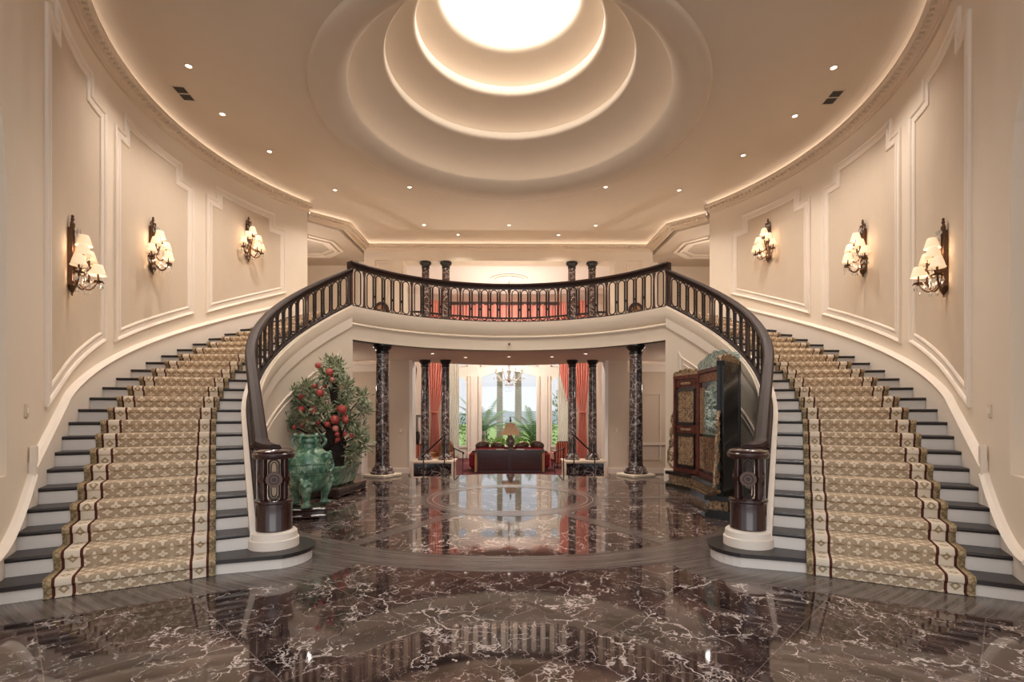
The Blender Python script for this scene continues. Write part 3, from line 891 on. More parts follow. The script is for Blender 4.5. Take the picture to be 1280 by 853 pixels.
# flights
KN = 2.45
for sg in (-1, 1):
    ul = RB * DTH
    ltot = (24.5 - K0) * ul + (K0 - KN) * TL
    def kof(l):
        a = (24.5 - K0) * ul
        return 24.5 - l / ul if l < a else K0 - (l - a) / TL
    bays = []; x = .03; i = 0
    while x + 1.0 < ltot:
        e = min(x + 1.345, ltot - .02); bays.append((x, e, 5)); x = e
    root, fin, at, strip = balustrade('stair_balustrade', 'iron loop stair balustrade sweeping down to the newel ' + ('beside the green jar' if sg < 0 else 'beside the carved screen'),
        lambda l, sg=sg: P(kof(l), RB, sg), lambda l: zn(kof(l)) + .03, .9, ltot, bays, 'ring', .86)
    # upper end: rail steps up to the balcony rail
    kx = 24.5; p = P(kx, RB, sg)
    mb = MB().box((p[0], p[1], (ZB + .89 + ZB + 1.06) / 2 - .06), (.12, .09, .24), -sg * rad(AK), bev=.01); fin(mb, 'rail_corner', M['wood'])
    mb = MB().box((p[0], p[1], ZB + .5), (.06, .06, .92), -sg * rad(AK), bev=.01); fin(mb, 'corner_post', M['iron'])
    # newel
    c = P(2.1, 4.22, sg); z0 = zn(1) + .18
    dr = MB().lathe([(.001, 0), (.185, 0), (.19, .01), (.185, .02), (.185, .29), (.2, .305), (.2, .325), (.18, .335), (.001, .335)], (c[0], c[1], z0), 28)
    nw = fin(dr, 'newel_drum', M['mahog'])
    zl0, zl1 = z0 + .335, z0 + .335 + .44
    cx = math.atan2(-c[1], -.05 - c[0])   # towards the entrance, where the medallion faces
    for q in range(4):
        a = cx + PI / 4 + q * PI / 2
        mb = MB().box((c[0] + .145 * cos(a), c[1] + .145 * sin(a), (zl0 + zl1) / 2), (.055, .055, zl1 - zl0), a, bev=.006)
        mb.box((c[0] + .145 * cos(a), c[1] + .145 * sin(a), (zl0 + zl1) / 2), (.07, .07, .05), a)
        fin(mb, 'newel_post', M['mahog'])
    for fa in (cx, cx + PI / 2, cx - PI / 2):
        f = Vector((cos(fa), sin(fa))); s_ = Vector((-f.y, f.x)); zc = (zl0 + zl1) / 2
        pc = Vector(c) + f * .118
        lp = []
        for i in range(10): lp.append((.05 * cos(PI * i / 9), zl1 - .06 + .05 * sin(PI * i / 9)))
        for i in range(10): lp.append((-.05 * cos(PI * i / 9), zl0 + .06 - .05 * sin(PI * i / 9)))
        mb = MB(); mb.tube([(pc.x + s_.x * u, pc.y + s_.y * u, z) for u, z in lp], .011, 6, closed=True)
        mb.tube([(pc.x + s_.x * u * .55, pc.y + s_.y * u * .55, zc + (z - zc) * .88) for u, z in lp], .006, 6, closed=True)
        fin(mb, 'newel_oval', M['iron'])
        mb = MB()
        for r0, r1, h in ((.0, .085, .018), (.055, .08, .03), (.022, .04, .036), (0, .012, .04)):
            pr = [(max(r0, .001), 0), (max(r0, .001), h), (r1, h), (r1, 0)]
            n = 20; rings = []
            for i in range(n):
                a = 2 * PI * i / n
                rings.append([(pc.x + f.x * (.004 + d) + s_.x * r * cos(a), pc.y + f.y * (.004 + d) + s_.y * r * cos(a), zc + r * sin(a)) for r, d in pr])
            mb.loft(rings, closed=True, caps=False, loop=True, mi=1 if h in (.03, .036) else 0)
        mb.tube([(pc.x + s_.x * -.11, pc.y + s_.y * -.11, zc), (pc.x + s_.x * .11, pc.y + s_.y * .11, zc)], .016, 6)
        fin(mb, 'newel_medallion', [M['iron'], M['post']])
    cap = MB().lathe([(.001, 0), (.20, 0), (.215, .02), (.215, .05), (.20, .065), (.205, .08), (.16, .105), (.001, .11)], (c[0], c[1], zl1), 28)
    fin(cap, 'newel_cap', M['mahog'])
    # handrail easing down onto the newel cap: starts level, then climbs
    rings = []
    zt = zl1 + .155
    kt = KN + .25
    for i in range(17):
        u = i / 16; k = 1.75 + (kt - 1.75) * u
        zr = zn(kt) + .03 + .86
        z = zt + (zr - zt) * (u ** 2.2)
        R = 4.22 + (RB - 4.22) * min(1, u * 1.3)
        p = Vector(P(k, R, sg)); q = Vector(P(k + .05, R, sg)); t = (q - p).normalized(); nn = Vector((-t.y, t.x))
        sc = .75 + .25 * min(1, u * 3) if u < .3 else 1
        rings.append([(p.x + nn.x * a * sc * 1.15, p.y + nn.y * a * sc * 1.15, z + h) for a, h in rail_sec(.15, .115)])
    fin(MB().loft(rings), 'handrail_easing', M['wood'])
    # end board between newel and first balusters
    rings = []
    for i in range(5):
        k = 2.2 + (KN + .1 - 2.2) * i / 4
        rings.append([(*P(k, RB - .05, sg), zn(k) + .02), (*P(k, RB + .05, sg), zn(k) + .02), (*P(k, RB + .05, sg), zn(k) + .80), (*P(k, RB - .05, sg), zn(k) + .80)])
    fin(MB().loft(rings), 'end_panel', M['mahog'])

# ------------------------------------------------------------------ columns
def column_parts(root, H, r, plinth=None):
    if plinth:
        w, h, rz = plinth
        MB().box((0, 0, h / 2), (w, w, h), rz, bev=.012).build('plinth', M['cream_stone'], root); z0 = h
    else: z0 = 0
    rb = r
    MB().lathe([(.001, z0), (rb * 1.75, z0), (rb * 1.78, z0 + .02), (rb * 1.75, z0 + .05), (rb * 1.5, z0 + .07), (rb * 1.5, z0 + .09), (rb * 1.55, z0 + .11), (rb * 1.45, z0 + .14), (rb * 1.25, z0 + .17), (rb * 1.12, z0 + .20)], seg=32).build('base', M['colmarble'], root)
    ct = H - .21
    MB().lathe([(rb * 1.12, z0 + .18), (rb * 1.03, z0 + .24), (rb, z0 + .5), (rb * .98, z0 + H * .5), (rb * .88, ct)], seg=32).build('shaft', M['colmarble'], root)
    MB().lathe([(rb * .88, ct - .02), (rb * .98, ct), (rb * .98, ct + .03), (rb * .92, ct + .04), (rb * .95, ct + .07), (rb * 1.2, ct + .11), (rb * 1.42, ct + .15), (rb * 1.45, ct + .17), (rb * 1.35, ct + .18), (rb * 1.35, ct + .21), (.001, ct + .21)], seg=32).build('capital', M['black'], root)
for sg in (-1, 1):
    o = empty('marble_column', (sg * 3.19, 12.72, 0))
    column_parts(o, 3.30, .17, (.69, .07, rad(26) * sg))
    tag(o, 'tall dark veined marble column on a cream plinth, alone at the edge of the hall ' + ('behind the fruit tree' if sg < 0 else 'by the carved screen'), 'column', 'front columns')
for sg in (-1, 1):
    o = empty('column_pedestal', (sg * 2.39, 16.15, -.5))
    MB().box((0, .15, .27), (1.28, .9, .54)).build('core', M['cream_stone'], o)
    f = MB()
    for (x, z, dx, dz) in ((0, .555, 1.36, .05), (0, .045, 1.36, .09), (-.635, .30, .09, .46), (.635, .30, .09, .46)): f.box((x, -.31, z), (dx, .10, dz), bev=.008)
    f.box((0, .14, .556), (1.36, .98, .048), bev=.008)
    f.build('frame', M['cream_stone'], o)
    MB().box((0, -.305, .30), (1.2, .03, .40)).build('inset', M['panelmarble'], o)
    tag(o, 'low cream framed pedestal with a black marble panel, under the %s pair of columns' % SIDE[sg], 'pedestal', 'column pedestals')
    for x, side in ((sg * 2.71, 'outer'), (sg * 2.05, 'inner')):
        o = empty('marble_column', (x, 16.35, .08)); column_parts(o, 3.22, .135)
        tag(o, 'slim dark marble column, %s one of the pair on the %s low pedestal' % (side, SIDE[sg]), 'column', 'paired columns of the lower hall')
        o = empty('marble_column', (x, 16.45, ZF)); column_parts(o, 6.50 - ZF, .135)
        tag(o, 'slim dark marble column, %s one of the %s pair upstairs behind the balcony rail' % (side, SIDE[sg]), 'column', 'paired columns of the upper hall')

# ------------------------------------------------------------------ hand rails of the sunken steps
def step_rail(p, q, z0, z1, f0, f1, label):
    o = empty('step_handrail', (p[0], p[1], 0))
    T = lambda x, y, z: (x - p[0], y - p[1], z)
    MB().tube([T(*p, f0), T(*p, z0)], .016, 8).build('post', M['iron'], o)
    MB().tube([T(*q, f1), T(*q, z1)], .016, 8).build('post', M['iron'], o)
    MB().lathe([(.001, 0), (.10, 0), (.10, .03), (.07, .06), (.06, .12), (.035, .16), (.02, .17)], (0, 0, f0), 14).build('post_foot', M['iron'], o)
    d = Vector((q[0] - p[0], q[1] - p[1], z1 - z0)); e = d.normalized() * .08
    a = Vector(T(*p, z0)); bq = Vector(T(*q, z1))
    MB().tube([a - Vector((e.x, e.y, -.02)), a, bq, bq + Vector((e.x, e.y, -.01)), bq + Vector((e.x * 1.2, e.y * 1.2, -.06))], .022, 8).build('handrail', M['black'], o)
    tag(o, label, 'handrail', 'step handrails')
for sg in (-1, 1):
    step_rail((sg * 1.66, 12.95), (sg * 2.33, 13.75), 1.02, .44, 0, -.5, 'black iron step handrail in front of the %s column pedestal' % SIDE[sg])
    step_rail((sg * 1.68, 15.5), (sg * 1.50, 16.5), .50, .30, -.5, -.5, 'short black iron handrail beside the inner edge of the %s column pedestal' % SIDE[sg])

# ------------------------------------------------------------------ lower hall and living room shell
def wallbox(name, x0, x1, y0, y1, z0, z1, mat=None):
    return struct(MB().box(((x0 + x1) / 2, (y0 + y1) / 2, (z0 + z1) / 2), (x1 - x0, y1 - y0, z1 - z0)).build(name, mat or M['wall']))
for sg in (-1, 1):
    nm = SIDE[sg]
    X = lambda a, c: (min(sg * a, sg * c), max(sg * a, sg * c))
    wallbox('wall_pier_' + nm, *X(3.22, 3.86), 16.4, 17.0, -.5, 3.30, M['panelfield'])
    mb = MB().box((sg * 3.17, 16.66, 1.4), (.10, .62, 3.8)); trim(mb, M['white'])
    mb = MB().box((sg * 3.53, 16.37, -.35), (.68, .06, .30)); mb.box((sg * 3.14, 16.66, -.35), (.10, .68, .30)); trim(mb, M['trim'])
    wallbox('wall_corridor_' + nm, *X(3.86, 9.5), 17.0, 17.2, -.5, 3.30, M['panelfield'])
    mb = MB().box((sg * 6.6, 16.95, 3.12), (5.6, .12, .30)); mb.box((sg * 6.6, 16.92, 3.25), (5.6, .2, .1)); mb.box((sg * 6.6, 16.96, .55), (5.6, .05, .08)); mb.box((sg * 6.6, 16.96, -.38), (5.6, .06, .22)); trim(mb, M['trim'])
    # panel outline on the corridor wall
    mb = MB(); c = sg * 4.75
    loop = [(c - .35, 16.98, .0), (c + .35, 16.98, .0), (c + .35, 16.98, 2.2), (c - .35, 16.98, 2.2)]
    if sg > 0: mb.tube(loop, .03, 6, closed=True, smooth=False); trim(mb, M['trim'])
    wallbox('wall_far_' + nm, *X(9.5, 9.7), 12.9, 23.6, -.5, 7.0)
    wallbox('wall_behind_stairs_' + nm, *X(6.5, 9.7), 12.9, 13.1, -.5, 7.0)
    # great room side walls
    wallbox('wall_living_' + nm, *X(4.9, 5.1), 17.2, 23.6, -.5, 7.0, M['white'])
    # light switch on the pier
    o = empty('light_switch', (sg * 3.5, 16.392, 1.02)); MB().box((0, 0, 0), (.11, .014, .15), bev=.004).build('plate', M['switch'], o); MB().box((0, -.008, 0), (.04, .012, .07), bev=.003).build('rocker', M['white'], o)
    tag(o, 'light switch plate on the pier behind the %s marble column' % SIDE[sg], 'switch', 'light switches')
# white door by the fruit tree
o = empty('door_1', (-4.32, 15.0, -.5)); struct(o); 
MB().box((0, 0, 1.2), (.09, .6, 2.4)).build('door_leaf', M['white'], o)
mb = MB()
for z in (.5, 1.2, 1.9): mb.box((0, -.305, z), (.06, .02, .5), bev=.005)
mb.build('door_panel', M['trim'], o)
# living room far window wall
YW = 23.3
def arched_window(n, x0, x1, zs, zt, rise, y=YW):
    o = empty('window_%d' % n, ((x0 + x1) / 2, y, zs)); struct(o)
    cx = (x0 + x1) / 2; w = (x1 - x0) / 2
    def outline(e):
        pts = [(-w + e, 0 + e), (-w + e, zt - zs)]
        for i in range(1, 12):
            t = -1 + 2 * i / 12; pts.append(((w - e) * t, zt - zs + (rise - e * .6) * (1 - t * t)))
        pts += [(w - e, zt - zs), (w - e, e)]
        return pts
    a, c = outline(0), outline(.07)
    rings = [[(x, -.06, z) for x, z in a], [(x, -.06, z) for x, z in c], [(x, .06, z) for x, z in c], [(x, .06, z) for x, z in a]]
    MB().loft(rings, closed=True, caps=False, loop=True).build('frame', M['white'], o)
    g = MB(); n_ = len(c); g.add([(x, 0, z) for x, z in c], [tuple(range(n_))]); g.build('pane', M['glass'], o)
    return outline(0)
wins = [(1, -1.30, 1.36, .0, 3.25, .30), (2, -2.9, -1.88, .0, 3.05, .28), (3, 1.94, 2.96, .0, 3.05, .28)]
mb = MB()
xs = [-5.0, -2.9, -1.88, -1.30, 1.36, 1.94, 2.96, 5.0]
for x0, x1 in ((-5.0, -2.9), (-1.88, -1.30), (1.36, 1.94), (2.96, 5.0)):
    mb.box(((x0 + x1) / 2, YW + .12, 3.25), (x1 - x0, .24, 7.5))
for n, x0, x1, zs, zt, rise in wins:
    mb.box(((x0 + x1) / 2, YW + .12, (-.5 + zs) / 2), (x1 - x0, .24, .5 + zs))
    w = (x1 - x0) / 2; cx = (x0 + x1) / 2
    for i in range(12):
        t0, t1 = -1 + 2 * i / 12, -1 + 2 * (i + 1) / 12
        za, zb = zt + rise * (1 - t0 * t0), zt + rise * (1 - t1 * t1)
        top = 3.72
        mb.loft([[(cx + w * t, YW, z), (cx + w * t, YW + .24, z), (cx + w * t, YW + .24, top), (cx + w * t, YW, top)] for t, z in ((t0, za), (t1, zb))])
    mb.box((cx, YW + .12, 5.6), (x1 - x0, .24, 2.8))
struct(mb.build('wall_back', M['white']))
for n, x0, x1, zs, zt, rise in wins: arched_window(n, x0, x1, zs, zt, rise)
for i, (x0, x1) in enumerate(((-2.9, -1.88), (-1.30, 1.36), (1.94, 2.96))):
    o = empty('window_%d' % (4 + i), ((x0 + x1) / 2, YW, 3.72)); struct(o); w = x1 - x0
    f = MB()
    for (x, z, dx, dz) in ((0, .03, w, .06), (0, .45, w, .06), (-w / 2 + .03, .24, .06, .48), (w / 2 - .03, .24, .06, .48)): f.box((x, 0, z), (dx, .12, dz))
    f.build('frame', M['white'], o); MB().box((0, 0, .24), (w - .1, .01, .42)).build('pane', M['glass'], o)
mb = MB()
for x in (-1.59, 1.65):
    mb.box((x - .25, YW - .05, 1.4), (.06, .1, 3.8)); mb.box((x + .25, YW - .05, 1.4), (.06, .1, 3.8)); mb.box((x, YW - .04, 1.4), (.3, .05, 3.8)); mb.box((x, YW - .07, -.38), (.6, .14, .24))
trim(mb, M['white'])
struct(MB().box((0, 20.3, 7.06), (10.2, 6.9, .12)).build('ceiling_living', M['white']))
mb = MB().sweep2([(-4.9, 17.3), (-4.9, YW), (4.9, YW), (4.9, 17.3)], [(0, 6.62), (-.06, 6.62), (-.09, 6.72), (-.2, 6.86), (-.26, 6.94), (-.26, 7.0), (0, 7.0)]); trim(mb, M['white'])
o = empty('ceiling_medallion', (.02, 20.4, 7.0))
MB().lathe([(.78, 0), (.78, -.03), (.72, -.045), (.66, -.02), (.5, -.03), (.46, -.05), (.40, -.02), (.2, -.03), (.14, -.08), (.001, -.09)], seg=48).build('rosette', M['trim'], o)
mb = MB().tube([((.58 + .0) * cos(2 * PI * i / 96), .58 * sin(2 * PI * i / 96), -.035 - .012 * cos(2 * PI * i / 4)) for i in range(96)], .03, 6, closed=True)
mb.build('beading', M['trim'], o)
tag(o, 'round plaster ceiling medallion seen above the middle of the balcony rail', 'ceiling medallion')

# ------------------------------------------------------------------ upper hall
for sg in (-1, 1):
    nm = SIDE[sg]; X = lambda a, c: (min(sg * a, sg * c), max(sg * a, sg * c))
    wallbox('wall_upper_' + nm, *X(3.40, 4.66), 16.3, 16.9, ZF, 6.85)
    c = sg * 4.07
    mb = MB().tube([(c - .23, 16.29, ZF + .5), (c + .23, 16.29, ZF + .5), (c + .23, 16.29, 6.5), (c - .23, 16.29, 6.5)], .025, 6, closed=True, smooth=False)
    mb.tube([(c - .15, 16.29, ZF + .58), (c + .15, 16.29, ZF + .58), (c + .15, 16.29, 6.38), (c - .15, 16.29, 6.38)], .016, 6, closed=True, smooth=False); trim(mb, M['trim'])
    # side hall
    pl = [(sg * 5.55, 13.55), (sg * 4.80, 14.32), (sg * 4.72, 16.32), (sg * 4.66, 18.0), (sg * 9.5, 18.0), (sg * 9.5, 13.0), (sg * 6.0, 13.0)]
    mb = MB(); pl2 = pl if sg < 0 else pl[::-1]; mb.prism(pl2, 6.74, 6.90); struct(mb.build('ceiling_side_hall_' + nm, M['ceil']))
    wallbox('wall_side_hall_' + nm, *X(4.66, 9.5), 17.7, 17.9, ZF, 6.85)
    cx, cyy = sg * 6.35, 15.6
    for (r, z) in ((1.15, 6.70), (1.0, 6.66), (.85, 6.70)):
        oc = [(cx + r * cos(PI / 8 + i * PI / 4), cyy + r * sin(PI / 8 + i * PI / 4)) for i in range(8)]
        mb = MB().sweep2(oc, [(-.05, z), (.05, z), (.05, z + .06), (-.05, z + .06)], closed=True); trim(mb, M['trim'])
    o = empty('flush_ceiling_lamp', (sg * 6.0, 14.6, 6.73))
    MB().lathe([(.20, 0), (.21, -.03), (.19, -.05)], seg=16).build('collar', M['bronze'], o)
    MB().lathe([(.19, -.04), (.15, -.10), (.08, -.13), (.001, -.14)], seg=16).build('bowl', M['shade'], o)
    tag(o, 'glowing flush ceiling lamp in the upstairs side hall on the %s' % nm, 'ceiling lamp', 'side hall lamps')
    light('side_hall_glow', 'POINT', (sg * 6.0, 14.9, 5.6), 30, WARM, .15)
    # side chair against the upper pier
    o = empty('hall_chair', (sg * 4.05, 15.85, ZF), PI)
    for x in (-.21, .21):
        for y in (-.19, .19):
            MB().tube([(x, y, 0), (x * .95, y * .95, .44)], lambda u: .018 + .006 * u, 8).build('leg', M['dark'], o)
    MB().box((0, 0, .46), (.50, .46, .09), bev=.03).build('seat', M['tan_uph'], o)
    mb = MB()
    mb.lathe([(.001, -.03), (.23, -.03), (.25, 0), (.23, .03), (.001, .03)], seg=20)
    mb.v = [(x, -.22 - z, .86 + y * 1.15) for x, y, z in mb.v]; mb.build('backrest', M['dark'], o)
    mb = MB(); mb.lathe([(.001, -.04), (.15, -.04), (.16, 0), (.15, .04), (.001, .04)], seg=18)
    mb.v = [(x, -.22 - z, .86 + y * 1.15) for x, y, z in mb.v]; mb.build('back_pad', M['tan_uph'], o)
    mb = MB()
    for x in (-.16, .16): mb.tube([(x, -.2, .46), (x, -.22, .72)], .016, 6)
    mb.build('back_post', M['dark'], o)
    tag(o, 'dark chair with an oval back upstairs behind the %s end of the balcony rail' % nm, 'chair', 'upstairs hall chairs')
mb = MB().box((0, 16.6, 6.69), (6.8, .6, .38)); struct(mb.build('wall_upper_header', M['wall']))
# scrolled rail overlooking the living room
o = empty('overlook_railing', (0, 17.0, ZF))
bk = [(3.3 - 6.6 * i / 24, 16.95 + 1.15 * max(0, sin(PI * (i - 1) / 22)) if 0 < i < 24 else 16.95) for i in range(25)]
T = lambda p, z: (p[0], p[1] - 17.0, z)
MB().tube([T(p, 1.0) for p in bk], .035, 8).build('top_rail', M['black'], o)
MB().tube([T(p, .06) for p in bk], .02, 6).build('bottom_rail', M['iron'], o)
for i in range(24):
    p, q = Vector(bk[i]), Vector(bk[i + 1]); c = (p + q) / 2; t = (q - p).normalized()
    mb = MB()
    for s_ in (-1, 1):
        pts = []
        for j in range(14):
            a = j / 13 * 2.2 * PI; r = .11 * (1 - j / 18)
            u = s_ * (.0 + r * sin(a)); z = .78 - r * (1 - cos(a)) * 1.0
            pts.append((c.x + t.x * u, c.y - 17 + t.y * u, z))
        mb.tube(pts, .011, 5)
    mb.build('scroll', M['iron'], o)
    MB().tube([T(p, .0), T(p, 1.0)], .014, 6).build('baluster', M['iron'], o)
tag(o, 'dark scrolled iron railing between the upstairs columns, overlooking the living room', 'railing')

# ------------------------------------------------------------------ living room contents
def pleated(name, x0, x1, y, zfun0, zfun1, mat, amp=.05, freq=9, narrow=None, parent=None, off=(0, 0, 0)):
    nx = int((x1 - x0) * 40) + 8; nz = 26; mb = MB()
    xc = (x0 + x1) / 2
    rings = []
    for j in range(nz + 1):
        v = j / nz; row = []
        for i in range(nx + 1):
            u = i / nx; z = zfun1(u) + (zfun0(u) - zfun1(u)) * v
            x = x0 + (x1 - x0) * u
            if narrow: x = narrow(x, z)
            row.append((x - off[0], y + amp * sin(u * freq * 2 * PI + .6 * sin(v * 5)) * (.6 + .4 * v) - off[1], z - off[2]))
        rings.append(row)
    mb.loft(rings, closed=False, caps=False, smooth=True)
    o = mb.build(name, mat, parent)
    s_ = o.modifiers.new('thick', 'SOLIDIFY'); s_.thickness = .012
    return o
for sg in (-1, 1):
    nm = SIDE[sg]
    o = empty('drape', (sg * 2.95, 21.6, -.5)); off = (sg * 2.95, 21.6, -.5)
    xt = sg * 3.1
    def nar(x, z, sg=sg):
        c = sg * 3.05
        if z > 1.62: k = .30 + .70 * min(1, (z - 1.62) / 1.9) ** .8
        else: k = .30 + .22 * min(1, (1.62 - z) / 1.6)
        s_ = sg * .16 * (1 - k)
        return c + s_ + (x - c) * k
    pleated('cloth', sg * 3.05 - .45, sg * 3.05 + .45, 21.6, lambda u: -.48, lambda u: 6.4, M['coral'], .05, 8, nar, o, off)
    mb = MB().tube([(sg * 3.16 + .17 * cos(a) - off[0], .09 * sin(a), 2.12) for a in frange(0, 2 * PI, 14)[:-1]], .035, 6, closed=True); mb.build('tieback', M['coral'], o)
    tag(o, 'coral red drape tied back at waist height, seen between the %s pair of columns' % nm, 'curtain', 'coral drapes')
    if sg > 0:
        o = empty('drape', (2.35, 21.9, 2.0)); off = (2.35, 21.9, 2.0)
        pleated('cloth', 2.22, 2.62, 21.9, lambda u: 1.9 + 1.4 * (1 - u) , lambda u: 6.4, M['coral'], .04, 5, None, o, off)
        tag(o, 'coral red swag of drape hanging inside the right pair of columns', 'curtain', 'coral drapes')
    o = empty('sheer_curtain', (sg * 2.45, 22.7, -.5)); off = (sg * 2.45, 22.7, -.5)
    xa = sorted((sg * 2.22, sg * 2.9))
    pleated('voile', xa[0], xa[1], 22.7, lambda u: -.48, lambda u: 4.4, M['sheer'], .03, 9, None, o, off)
    tag(o, 'white sheer curtain hanging over the %s side window of the living room' % nm, 'curtain', 'sheer curtains')
o = empty('window_valance', (0, 22.6, 6.3)); off = (0, 22.6, 6.3)
for i in range(5):
    xc = -2.4 + 1.2 * i
    pleated('swag', xc - .66, xc + .66, 22.6 - .03 * (i % 2), lambda u: 5.0 - .55 * sin(PI * u), lambda u: 6.45, M['coral'], .06, 5, None, o, off)
MB().box((0, 0, .18), (6.2, .12, .14)).build('pelmet', M['dark'], o)
tag(o, 'coral red swagged valance over the living room windows, seen through the balcony rail', 'valance')

# fireplace on the left wall
o = empty('fireplace', (-4.1, 20.6, -.5))
mb = MB().box((-.3, 0, .65), (1.0, 2.2, 1.3)); mb.build('surround', M['dark'], o)
MB().box((-.25, 0, 1.95), (1.15, 2.5, .12), bev=.02).build('mantel_shelf', M['dark'], o)
MB().box((-.3, 0, 1.6), (1.04, 2.3, .6)).build('frieze', M['dark'], o)
MB().box((.22, 0, .5), (.04, 1.2, .9)).build('firebox', M['black'], o)
for y in (-.95, .95): MB().lathe([(.06, 0), (.10, .1), (.07, .3), (.09, .8), (.13, 1.1), (.08, 1.3)], (.22, y, 0), 12).build('pilaster', M['dark'], o)
tag(o, 'dark wooden fireplace mantel on the living room left wall', 'fireplace')
o = empty('carved_wall_panel', (-3.9, 19.7, 2.4))
mb = MB(); 
prof = [(-.3, .0), (.28, .25), (.34, .9), (.24, 1.25), (-.05, 1.3), (-.34, 1.1), (-.4, .6)]
mb.prism([(x, z) for x, z in prof], 0, .1); mb.v = [(x, -z, y) for x, y, z in mb.v]
mb.build('carving', M['tapestry'], o)
mb = MB()
for (x, z, r) in ((-.1, 1.0, .16), (.12, .7, .17), (-.15, .45, .13), (.1, .3, .1)): mb.sphere((x, -.1, z), r, 10, 7, (1, .5, 1.2))
mb.build('relief', M['tapestry'], o)
tag(o, 'dark carved wall ornament hanging above the fireplace, left of the paired columns', 'wall ornament')

# console behind the sofa
o = empty('console_table', (.03, 17.75, -.5))
MB().box((0, 0, .77), (2.42, .48, .06), bev=.012).build('tabletop', M['dark'], o)
mb = MB().box((0, 0, .40), (2.26, .40, .70)); mb.build('body', M['dark'], o)
mb = MB()
for x in (-.57, .57):
    mb.box((x, -.205, .40), (1.0, .02, .56), bev=.006)
mb.build('back_panel', M['mahog'], o)
MB().box((0, -.21, .02), (2.3, .05, .08)).build('toe_moulding', M['dark'], o)
for x in (-1.17, 1.17): MB().box((x, .0, .40), (.10, .36, .74), bev=.01).build('corner_pilaster', M['tan_uph'], o)
tag(o, 'long dark wooden console table carrying the table lamp', 'console table')
o = empty('sofa', (.03, 18.6, -.5))
MB().box((0, 0, .25), (2.7, .95, .32), bev=.05).build('base', M['red_uph'], o)
MB().box((0, -.38, .55), (2.5, .22, .62), bev=.08).build('backrest', M['red_uph'], o)
for x in (-1.33, 1.33): MB().box((x, -.02, .38), (.26, .95, .58), bev=.09).build('armrest', M['red_uph'], o)
for x in (-.6, .6): MB().box((x, .06, .47), (1.18, .75, .16), bev=.05).build('seat_cushion', M['red_uph'], o)
tag(o, 'crimson sofa facing the windows behind the console table', 'sofa')
for i, (x, z, r, lb) in enumerate(((-.96, .56, .35, 'leftmost'), (-.40, .53, -.3, 'second from the left'), (.48, .54, .3, 'second from the right'), (1.04, .57, -.35, 'rightmost'))):
    o = empty('cushion', (x, 18.47, z - .16), r * .4)
    mb = MB().sphere((0, 0, 0), .21, 16, 10, (1.25, .38, .72)); 
    mb.v = [(px * (1 + .25 * abs(px) * abs(pz) * 8), py, pz * (1 + .25 * abs(px) * abs(pz) * 8)) for px, py, pz in mb.v]
    c_, s_ = cos(r * .5), sin(r * .5); mb.v = [(a * c_ - q * s_, y, a * s_ + q * c_) for a, y, q in mb.v]
    mb.build('pad', M['cushion'], o)
    tag(o, 'dark brocade cushion on the sofa behind the console, ' + lb + ' of the four', 'cushion', 'sofa cushions')
o = empty('table_lamp', (.06, 17.75, .30))
MB().lathe([(.001, 0), (.10, 0), (.10, .03), (.07, .05), (.10, .12), (.15, .24), (.155, .32), (.11, .42), (.06, .48), (.07, .52), (.03, .54)], seg=20).build('urn_base', M['urn'], o)
n = 40; rings = []
for i in range(n):
    a = 2 * PI * i / n; f = 1 + (.02 if i % 2 else -.02)
    rings.append([(r * f * cos(a), r * f * sin(a), z) for r, z in ((.33, .52), (.27, .64), (.19, .80), (.15, .93))])
MB().loft(rings, closed=False, caps=False, loop=True).build('lamp_shade', M['lampshade_tan'], o)
MB().lathe([(.01, .5), (.01, .97), (.03, .99), (.04, 1.03), (.015, 1.07), (.03, 1.12), (.001, 1.16)], seg=10).build('finial', M['bronze'], o)
tag(o, 'table lamp with an urn base and pleated tan shade standing on the console', 'lamp')
for i, (x, w, lb) in enumerate(((-.32, .26, 'left of the lamp'), (.42, .28, 'right of the lamp'))):
    o = empty('book', (x, 17.72, .30), .2 - .4 * i)
    MB().box((0, 0, .012), (w, .2, .022)).build('pages', M['white'], o); MB().box((0, 0, .028), (w + .01, .21, .008)).build('cover', M['cushion'], o)
    tag(o, 'book lying flat on the console table just ' + lb, 'book', 'books on the console')
def armchair(loc, rz, mat, label, back='square'):
    o = empty('armchair', loc, rz)
    MB().box((0, 0, .3), (.72, .7, .26), bev=.05).build('seat', mat, o)
    if back == 'square': MB().box((0, -.3, .68), (.72, .16, .66), bev=.07).build('backrest', mat, o)
    else:
        mb = MB().lathe([(.001, -.06), (.32, -.06), (.36, 0), (.32, .06), (.001, .06)], seg=24); mb.v = [(x, -.32 - z, .74 + y) for x, y, z in mb.v]; mb.build('backrest', mat, o)
    for x in (-.36, .36): MB().box((x, .02, .46), (.14, .66, .34), bev=.05).build('armrest', mat, o)
    for x in (-.3, .3):
        for y in (-.28, .28): MB().tube([(x, y, 0), (x, y, .2)], .025, 8).build('leg', M['dark'], o)
    tag(o, label, 'armchair', 'living room armchairs'); return o
armchair((-3.25, 17.9, -.5), rad(20), M['stripe_red'], 'red striped armchair behind the outer left column')
armchair((-2.55, 19.0, -.5), rad(150), M['tan_uph'], 'tan round backed armchair between the left paired columns', 'round')
armchair((2.05, 19.4, -.5), rad(15), M['stripe_red'], 'red striped armchair right of the console table, inside the right columns')

